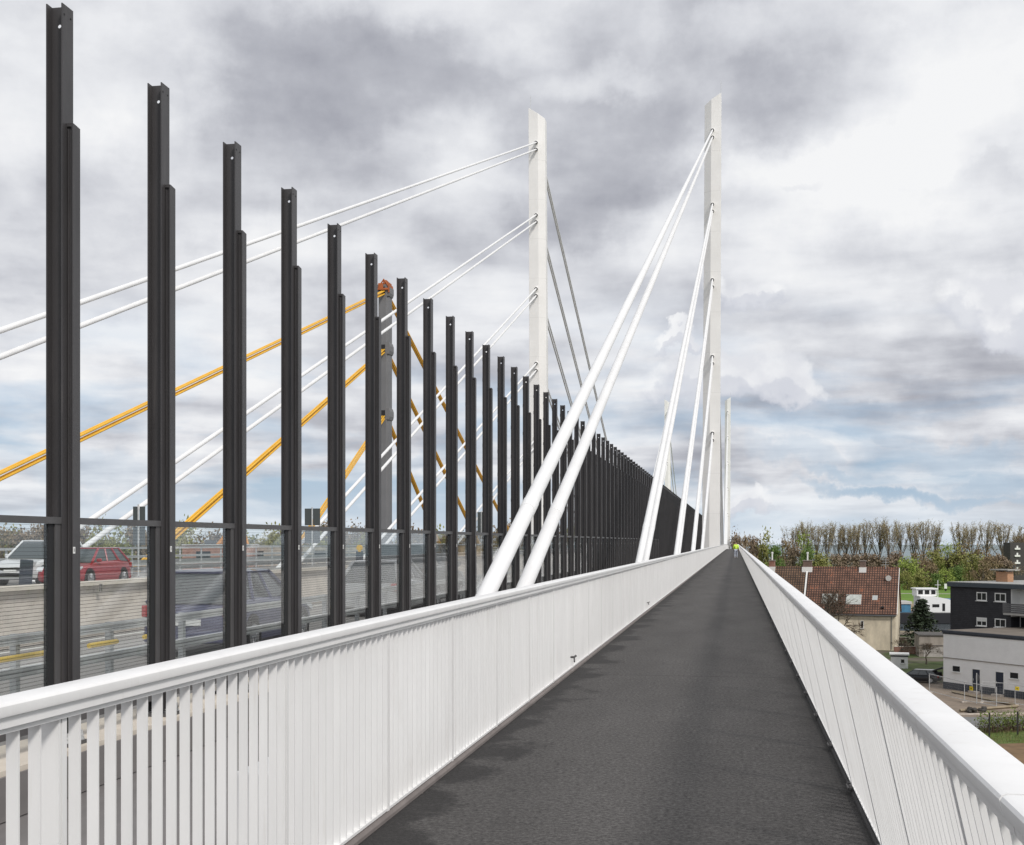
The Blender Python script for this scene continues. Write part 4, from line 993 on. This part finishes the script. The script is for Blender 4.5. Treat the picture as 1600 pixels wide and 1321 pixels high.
# --- site fence panels, signs, timber
GRPF = 'mesh panels of the construction fence'
def fence_panel(pa, pb, lab, hgt=2.0, sign=None):
    r = empty('site_fence_panel', pa, atan2(pb.y - pa.y, pb.x - pa.x)); tag(r, lab, 'fence panel', GRPF)
    w = (Vector((pb.x, pb.y, 0)) - Vector((pa.x, pa.y, 0))).length
    m = MB(); m.tube([(0, 0, .1), (0, 0, hgt), (w, 0, hgt), (w, 0, .1)], .035, 6); m.tube([(0, 0, .22), (w, 0, .22)], .03, 6); m.build('frame', ZINC, r, smooth=True)
    m = MB()
    for i in range(1, int(w / .25)): m.box(i * .25 - .002, i * .25 + .002, -.002, .002, .25, hgt - .03)
    for i in range(1, 7): m.box(.03, w - .03, .003, .006, .25 + i * .25, .254 + i * .25)
    m.build('wire_mesh', ZINC, r)
    for x in (0, w): m = MB(); m.box(x - .12, x + .12, -.35, .35, .0, .14); m.build('foot', CONC, r, bevel=.02)
    if sign: 
        x, z, ww, hh = sign; m = MB(); m.box(x, x + ww, -.05, -.035, z, z + hh); m.box(x + ww * .3, x + ww * .7, -.056, -.052, z + hh * .3, z + hh * .62, 1); m.build('sign', [mat('sign_yellow', (.80, .62, .02), .5), mat('sign_ink', (.25, .16, .02), .6)], r)
F0, F1, F2, F3 = gp(1440, 1078), gp(1491, 1093), gp(1537, 1104), gp(1586, 1104)
fence_panel(gp(1452, 1083), gp(1507, 1098), 'site fence panel nearest the parked black car', 2.0)
fence_panel(gp(1507, 1098), gp(1557, 1107), 'middle site fence panel carrying a bright yellow sign', 2.0, (.8, 1.3, .5, .4))
fence_panel(gp(1534, 1099), gp(1586, 1103), 'rear site fence panel with a faded yellow notice near its top right corner', 2.1, (3.2, 1.5, .38, .36))
fence_panel(gp(1586, 1103), gp(1690, 1120), 'site fence panel running off the right edge of the photo', 2.0)
rs = empty('road_sign', gp(1526, 1100)); tag(rs, 'round road sign seen from behind on a pole before the left workshop door', 'road sign')
m = MB(); m.tube([(0, 0, 0), (0, 0, 3.0)], .04, 8); m.build('pole', ZINC, rs)
m = MB(); m.disc((.08, .06, 2.55), .32, (1, .55, 0), .03, 20); m.disc((.08, .06, 1.85), .17, (1, .55, 0), .03, 20); m.build('disc', mat('sign_back_grey', (.10, .10, .11), .5), rs)
for i, (pa, pb, lab) in enumerate((((1488, 1083), (1585, 1104), 'long pale timber beam lying behind the site fence'), ((1500, 1113), (1590, 1106), 'pale timber kerb beam lying under the fence feet near the road'))):
    a, b = gp(*pa), gp(*pb); m = MB(); l_ = (b - a); m.tube([(0, 0, .14), tuple(Vector((l_.x, l_.y, .14)))], .15, 4); tag(m.build('timber_beam', mat('timber_pale', (.30, .245, .17), .9, var=.25, vscale=1.5), None, a), lab, 'timber')
rk = gp(1526, 1114); rm = MB()
for i in range(9):
    p = Vector((random.uniform(-.8, .8), random.uniform(-.4, .4), random.uniform(.1, .4))); vs = []
    for t in range(4):
        for u in range(7):
            a_ = u * 2 * pi / 7; e_ = -.9 + t * .6; rr = .28 * random.uniform(.75, 1.15); vs.append(p + Vector((cos(a_) * cos(e_), sin(a_) * cos(e_), sin(e_) * .7)) * rr)
    rm.add(vs, [(t * 7 + u, t * 7 + (u + 1) % 7, (t + 1) * 7 + (u + 1) % 7, (t + 1) * 7 + u) for t in range(3) for u in range(7)] + [tuple(range(7))[::-1], tuple(range(21, 28))])
tag(rm.build('rubble_pile', mat('rubble_dark', (.06, .055, .05), .9, var=.3, vscale=3), None, rk, smooth=True), 'small dark heap of rubble at the kerb below the yellow sign', 'rubble')
pc = gp(1436, 1066)
dr_ = RT * .85 + FW * -.55
car('black estate car with its tailgate raised, parked left of the white workshop', (pc.x, pc.y, GZ + .02), atan2(-dr_.x, dr_.y), paint('black_paint', (.02, .021, .026)), 'estate', boot_open=True)

# =====================================================================  BARGE
bq = at_depth(1424, 960, 345)
bg_ = empty('river_barge', (bq.x, bq.y, -20), TH + radians(-4)); tag(bg_, 'river barge with black hull and white wheelhouse behind the conifer', 'boat')
m = MB(); m.prism([(-14, 3.0), (-13, .0), (44, .0), (46, 2.9)], -4.5, 4.5, 'y'); m.build('hull', mat('hull_black', (.012, .012, .016), .5, var=.2, vscale=.2), bg_, bevel=.15)
m = MB(); m.box(-13.6, -1.0, -3.6, 3.6, 2.95, 5.2); m.build('hold_cover', mat('hold_blue', (.06, .20, .33), .6, var=.3, vscale=.6), bg_)
m = MB(); m.box(-13.8, -.8, -3.9, 3.9, 5.2, 5.9); m.build('hold_roof', mat('hold_roof_pale', (.52, .50, .48), .7), bg_)
m = MB(); m.prism([(1.5, 3.0), (15, 3.0), (15, 4.6), (8.6, 6.6), (5.0, 7.3), (1.5, 7.3)], -3.8, 3.8, 'y'); m.build('deckhouse', WHITE, bg_)
m = MB(); m.box(.8, 6.0, -2.6, 2.6, 7.3, 9.1); wh = m.build('wheelhouse', WHITE, bg_)
m = MB(); m.box(.5, 6.3, -2.9, 2.9, 9.1, 9.4); m.build('wheelhouse_roof', WHITE, bg_)
for (a, b) in ((1.2, 2.4), (2.9, 4.1), (4.6, 5.7)): m = MB(); m.box(a, b, -2.66, -2.6, 7.8, 8.9); m.build('window', GLASSD, bg_)
for (a, b, z0, z1_) in ((4.6, 6.4, 4.4, 5.2), (7.2, 7.9, 3.4, 5.4), (12.5, 14.0, 4.0, 4.6)): m = MB(); m.box(a, b, -3.87, -3.8, z0, z1_); m.build('window', GLASSD, bg_)
m = MB(); m.box(15.1, 44, -3.6, 3.6, 2.95, 4.6); m.prism([(9, 6.55), (15.3, 4.7), (20, 4.7), (20, 6.2), (15, 6.2)], -2.5, 2.5, 'y'); m.build('tarpaulin', mat('tarp_blue', (.07, .17, .42), .6), bg_)
m = MB(); m.tube([(7.0, 0, 6.5), (7.0, 0, 11.5)], .08, 6); m.tube([(6.2, 0, 10.2), (7.8, 0, 10.2)], .05, 5); m.build('mast', WHITE, bg_)
mk = at_z(1477.5, 924, -17.5); r = empty('marker_post', mk); tag(r, 'small white river marker post with black foot on the far bank', 'post')
m = MB(); m.box(-.5, .5, -.3, .3, 1.0, 2.9); m.build('board', FRW, r); m = MB(); m.box(-.3, .3, -.25, .25, 0, 1.0); m.build('foot', BLACK, r)
tb = at_depth(1589, 880, 575); r = empty('apartment_tower', (tb.x, tb.y, gz(tb.y)), TH); tag(r, 'dark far apartment tower with stacked white balconies at the right edge', 'building')
m = MB(); m.box(-3.0, 3.6, 0, 8, 0, 19); m.build('wall', mat('tower_dark', (.06, .055, .055), .8), r)
for i in range(4): m = MB(); zz = 6.2 + i * 3.2; m.box(-1.1, 1.3, -.5, -.02, zz, zz + .8); m.box(-.2, .5, -.12, -.02, zz + .8, zz + 1.8); m.build('balcony', FRW, r)

# =====================================================================  TREES
def leaf(m, p, s, rnd, up=.3, k=0):
    a = Vector((rnd.gauss(0, 1), rnd.gauss(0, 1), rnd.gauss(0, 1))).normalized(); b = a.cross(Vector((rnd.gauss(0, 1), rnd.gauss(0, 1), rnd.gauss(0, 1)))).normalized()
    o = len(m.v); p = Vector(p)
    m.v += [tuple(p + a * s), tuple(p + b * s * .6), tuple(p - a * s), tuple(p - b * s * .6)]; m.f.append((o, o + 1, o + 2, o + 3)); m.mi.append(k)
def twig(m, a, b, w, k=0):
    a, b = Vector(a), Vector(b); d = b - a; s = d.cross(Vector((random.random() - .5, random.random() - .5, random.random() - .5))).normalized() * w
    o = len(m.v); m.v += [tuple(a - s), tuple(a + s), tuple(b)]; m.f.append((o, o + 1, o + 2)); m.mi.append(k)
BARK = mat('bark_grey', (.13, .108, .085), .95, var=.3, vscale=2); TWIG = mat('twigs_brown', (.30, .24, .155), .95, var=.3, vscale=.6)
BUD = mat('buds_olive', (.36, .32, .13), .9, var=.35, vscale=.5)
def fol(name, c): return mat(name, c, .9, var=.45, vscale=.5)
FG = [fol('leaf_fresh', (.27, .34, .07)), fol('leaf_olive', (.27, .27, .085)), fol('leaf_russet', (.27, .20, .12)), fol('leaf_brown', (.27, .205, .145)), fol('leaf_green', (.13, .20, .05))]
def poplar(seed, H=26.0, spread=4.6):
    rnd = random.Random(seed); tr = MB(); cr = MB()
    tr.tube([(0, 0, -.5), (.1, 0, H * .25), (.15, .1, H * .55), (.1, .1, H * .92)], [.42, .34, .2, .04], 7)
    for i in range(rnd.randint(15, 19)):
        z0 = H * rnd.uniform(.30, .62); a = rnd.uniform(0, 2 * pi); ln = (H - z0) * rnd.uniform(.72, 1.02); out = rnd.uniform(.16, .40)
        p0 = Vector((.1, .05, z0)); p1 = p0 + Vector((cos(a) * ln * out * .6, sin(a) * ln * out * .6, ln * .45)); p2 = p0 + Vector((cos(a) * ln * out, sin(a) * ln * out, ln))
        if p2.z > H: p2.z = H * rnd.uniform(.93, 1.0)
        tr.tube([p0, p1, p2], [.16, .11, .03], 4, False)
        for j in range(32):
            t = rnd.uniform(.40, 1.0) ; q = p0.lerp(p1, t * 2) if t < .5 else p1.lerp(p2, t * 2 - 1)
            e = q + Vector((rnd.gauss(0, .9), rnd.gauss(0, .9), rnd.uniform(.4, 1.9))); twig(cr, q, e, .07, 0)
            for _ in range(2):
                q2 = q.lerp(e, rnd.uniform(.2, .9)); e2 = q2 + Vector((rnd.gauss(0, .5), rnd.gauss(0, .5), rnd.uniform(.2, 1.1))); twig(cr, q2, e2, .06, 0)
                if rnd.random() < .45: leaf(cr, e2, .2, rnd, k=1)
    return tr, cr
def bushy(seed, H, R, leaves, s=.36, low=.05):
    rnd = random.Random(seed); tr = MB(); cr = MB()
    tr.tube([(0, 0, -.5), (.1, .1, H * .4), (0, .1, H * .8)], [.3, .2, .04], 6)
    cl = []
    for i in range(rnd.randint(15, 20)):
        a = rnd.uniform(0, 2 * pi); z = H * rnd.uniform(low, .93); pr_ = R * sin(pi * min(1, max(.12, (z / H) * .85 + .12))) * rnd.uniform(.3, 1.0)
        c = Vector((cos(a) * pr_, sin(a) * pr_, z)); cl.append((c, R * rnd.uniform(.22, .42)))
        tr.tube([(0, .05, max(.3, z * .55)), c * .6 + Vector((0, 0, z * .36)), c], [.10, .07, .02], 4, False)
    for i in range(leaves):
        c, r = cl[i % len(cl)]; p = c + Vector((rnd.gauss(0, r * .62), rnd.gauss(0, r * .62), rnd.gauss(0, r * .62)))
        if p.z < .1: p.z = rnd.uniform(.1, 1.0)
        leaf(cr, p, s * rnd.uniform(.6, 1.25), rnd)
        if i % 5 == 0: twig(cr, p, p + Vector((rnd.gauss(0, .5), rnd.gauss(0, .5), rnd.uniform(.2, 1.1))), .05)
    return tr, cr
def tree_proto(name, pair, cm):
    tr, cr = pair; return tr.mesh('trunk', BARK, fix=False), cr.mesh('crown', cm, fix=False), name
def plant(pr_, px, d, scale, lab, cat, grp, rz=None, off=0.0):
    tme, cme, nm = pr_; p = at_depth(px, 880, d); z = gz(p.y) + off
    o = empty(nm, (p.x, p.y, z), random.uniform(0, 6.28) if rz is None else rz); o.scale = scale; tag(o, lab, cat, grp)
    t = bpy.data.objects.new('trunk', tme); COL.objects.link(t); t.parent = o
    c = bpy.data.objects.new('crown', cme); COL.objects.link(c); c.parent = o
    return o
POP = [tree_proto('poplar_tree', poplar(i + 20), [TWIG, BUD]) for i in range(5)]
# crowns: height in the photo gives size
pops = [(1240, 822), (1262, 816), (1275, 822), (1291, 818), (1309, 820), (1322, 824), (1334, 820), (1351, 817), (1374, 813), (1390, 816), (1408, 817), (1427, 817), (1443, 815), (1460, 818), (1500, 818), (1519, 820), (1541, 816), (1568, 819), (1590, 832)]
for i, (px, top) in enumerate(pops):
    d = 590 + (i % 3) * 8; zt_ = 1.8 + (847 - top) * d / 2000; H = zt_ + 17.5
    wd = {17: 1.35, 14: 1.1, 16: .85, 8: 1.1}.get(i, .9)
    plant(POP[i % 5], px, d, (wd * 1.12, wd * 1.12, H / 26), f'{ORD[i + 1]} tall bare poplar from the left in the row on the far bank', 'tree', 'tall bare poplars on the far bank')
BU = [[tree_proto('bushy_tree', bushy(40 + 3 * c + v, 10, 4.2, 1500), FG[c]) for v in range(2)] for c in range(5)]
CN = ['fresh green', 'olive', 'russet', 'bare brown', 'dark green']
cnt = {}
# (px, top pixel, depth, colour, width)
bush = [(1150, 833, 560, 3, 1.0), (1163, 834, 565, 2, 1.0), (1176, 840, 575, 3, .9), (1186, 838, 590, 2, .9), (1200, 834, 570, 1, 1.0), (1208, 848, 545, 4, 1.1), (1222, 838, 585, 2, .8), (1233, 842, 585, 2, .8), (1240, 852, 550, 3, 1.0), (1254, 835, 560, 0, .9),
        (1262, 850, 545, 4, .9), (1278, 862, 540, 1, 1.0), (1292, 868, 545, 1, 1.0), (1304, 860, 580, 3, 1.2), (1320, 858, 585, 3, 1.2), (1336, 860, 580, 3, 1.2), (1352, 858, 585, 3, 1.2), (1368, 860, 578, 3, 1.2), (1385, 862, 580, 3, 1.2), (1400, 856, 585, 3, 1.1),
        (1418, 864, 530, 0, 1.2), (1432, 860, 560, 2, 1.1), (1444, 862, 545, 2, 1.0), (1456, 858, 555, 1, 1.1), (1468, 853, 565, 2, 1.0), (1480, 851, 560, 0, 1.0), (1478, 884, 520, 0, .9), (1494, 850, 560, 1, 1.1), (1508, 848, 560, 2, 1.1), (1516, 860, 545, 1, 1.1), (1531, 852, 565, 2, 1.2), (1545, 856, 560, 2, 1.1),
        (1560, 858, 565, 3, 1.2), (1574, 870, 560, 3, 1.1), (1600, 835, 590, 3, 1.2), (1440, 890, 515, 1, .8), (1462, 893, 515, 4, .7), (1536, 872, 535, 2, .9), (1497, 880, 525, 4, .8), (1418, 890, 512, 1, .7)]
for (px, top, d, c, w) in bush:
    cnt[c] = cnt.get(c, 0) + 1; top += 9 if (c == 3 and 1290 < px < 1580) else 3
    p = at_depth(px, 880, d); zt_ = 1.8 + (847 - top) * d / 2000; H = zt_ - gz(p.y)
    plant(BU[c][cnt[c] % 2], px, d, (w * 1.15, w * 1.15, H / 10), f'{ORD[cnt[c]]} {CN[c]} bushy tree from the left, in the thicket below the poplars', 'tree', 'bushy trees on the far bank')
# brown wood on the horizon left of the bridge
for i in range(60):
    px = -60 + i * 19 + random.uniform(-6, 6); d = random.uniform(520, 640); c = random.choice((3, 3, 1, 2))
    p = at_depth(px, 880, d); H = random.uniform(22, 27)
    plant(BU[c][i % 2], px, d, (1.9, 1.9, H / 10), 'one of the bare brown trees on the far left horizon behind the glass panels', 'tree', 'trees along the left horizon')
# conifer
def conifer():
    rnd = random.Random(5); tr = MB(); cr = MB(); H = 7.4
    tr.tube([(0, 0, -.2), (0, 0, H)], [.2, .02], 6)
    for w in range(26):
        z = .35 + (H - .5) * (w / 26) ** .92; R = 3.1 * (1 - z / H) ** .85 + .12
        for b in range(11):
            a = rnd.uniform(0, 2 * pi); ln = R * rnd.uniform(.7, 1.1); e = Vector((cos(a) * ln, sin(a) * ln, z - ln * .18 + rnd.uniform(-.1, .2)))
            for j in range(9):
                t = rnd.uniform(.15, 1.0); q = Vector((0, 0, z)).lerp(e, t) + Vector((rnd.gauss(0, .10), rnd.gauss(0, .10), rnd.gauss(-.03, .07)))
                leaf(cr, q, rnd.uniform(.13, .26), rnd)
    return tr, cr
cf = tree_proto('conifer_tree', conifer(), mat('needles', (.028, .045, .022), .85, var=.5, vscale=1.5))
plant(cf, 1440, 192, (1.45, 1.45, 1.0), 'dark green conifer between the tiled house and the slate house', 'tree', None)
# bare garden tree
def bare():
    rnd = random.Random(11); tr = MB(); cr = MB()
    def br(p, d, l, r, n):
        e = p + d * l; tr.tube([p, p + d * l * .5 + Vector((rnd.gauss(0, .05), rnd.gauss(0, .05), 0)) * l, e], [r, r * .85, r * .65], 5, False)
        if n == 0:
            for _ in range(4): twig(cr, e, e + (d + Vector((rnd.gauss(0, .6), rnd.gauss(0, .6), rnd.gauss(.1, .5)))).normalized() * rnd.uniform(.4, .9), .018)
            return
        for _ in range(3 if n > 1 else 4): br(p + d * l * rnd.uniform(.55, 1.0), (d + Vector((rnd.gauss(0, .62), rnd.gauss(0, .62), rnd.gauss(.05, .45)))).normalized(), l * rnd.uniform(.6, .82), r * .62, n - 1)
    br(Vector((0, 0, -.2)), Vector((.05, 0, 1)), 2.6, .17, 5)
    return tr, cr
bt = tree_proto('bare_tree', bare(), mat('bare_twig', (.10, .07, .045), .95))
plant(bt, 1308, 166, (1.55, 1.55, 1.5), 'leafless brown tree in front of the red tiled roof', 'tree', None, 1.0)
plant(bt, 1404, 168, (.5, .5, .5), 'small leafless garden tree beside the white shed', 'tree', None, 2.5)
plant(bt, 1447, 165, (.55, .75, .42), 'low leafless bush behind the parked black car', 'bush', None, 4.0)
tp = at_depth(33, 830, 48)
o = plant(bt, 33, 60, (.62, .62, .9), 'thin leafless sapling poking above the crossbar at the left edge', 'tree', None, .4); o.location.z = -4.5
# hedge with posts, bottom right
hd = MB(); rnd = random.Random(3); a, b = gp(1530, 1146), gp(1760, 1134); dl = b - a
for i in range(5200):
    t = rnd.random(); q = a + dl * t + Vector((rnd.gauss(0, .35), rnd.gauss(0, .35), 0)); zz = abs(rnd.gauss(.85, .5)); zz = min(zz, 1.8 + .25 * sin(t * 60))
    leaf(hd, (q.x, q.y, GZ + zz), rnd.uniform(.05, .11), rnd, k=0 if zz > .55 or rnd.random() < .4 else 1)
for i in range(900):
    t = rnd.random(); q = a + dl * t + Vector((rnd.gauss(0, .3), rnd.gauss(0, .3), 0)); twig(hd, (q.x, q.y, GZ), (q.x + rnd.gauss(0, .15), q.y + rnd.gauss(0, .15), GZ + rnd.uniform(.7, 1.5)), .02, 1)
tag(hd.build('hedge', [fol('hedge_green', (.16, .21, .045)), fol('hedge_brown', (.13, .085, .055))], None, fix=False), 'straggly green hedge with brown stems along the road at the lower right', 'hedge')
gt = MB()
for i in range(2600):
    q = gp(random.uniform(1500, 1640), random.uniform(1143, 1162)); h_ = random.uniform(.08, .3); twig(gt, (q.x, q.y, GZ), (q.x + random.gauss(0, .08), q.y + random.gauss(0, .08), GZ + h_), .018, int(random.random() < .3))
tag(gt.build('grass', [fol('grass_blade', (.15, .20, .045)), fol('dry_blade', (.24, .19, .09))], None, fix=False), kind='stuff')
for i, px in enumerate((1546, 1590)):
    q = gp(px, 1152 if i == 0 else 1150); m = MB(); m.box(-.06, .06, -.06, .06, 0, 1.9); m.prism([(-.07, 1.9), (.07, 1.9), (0, 2.0)], -.07, .07, 'y')
    tag(m.build('fence_stake', mat('stake_black', (.03, .028, .026), .9), None, q), 'dark wooden stake in the hedge, ' + ('left of the two' if i == 0 else 'close to the right edge of the photo'), 'stake')
for i, (px, py, c, lab) in enumerate(((1408, 1022, (.36, .24, .18), 'low brown garden wall at the foot of the tiled house'),)):
    q = gp(px, py); r = empty('garden_wall', q, TH); tag(r, lab, 'wall')
    m = MB(); m.box(-1, 5, -.12, .12, 0, 1.0); m.build('brickwork', CHB, r); m = MB(); m.box(-1.05, 5.05, -.17, .17, 1.0, 1.08); m.build('coping', CONC, r)
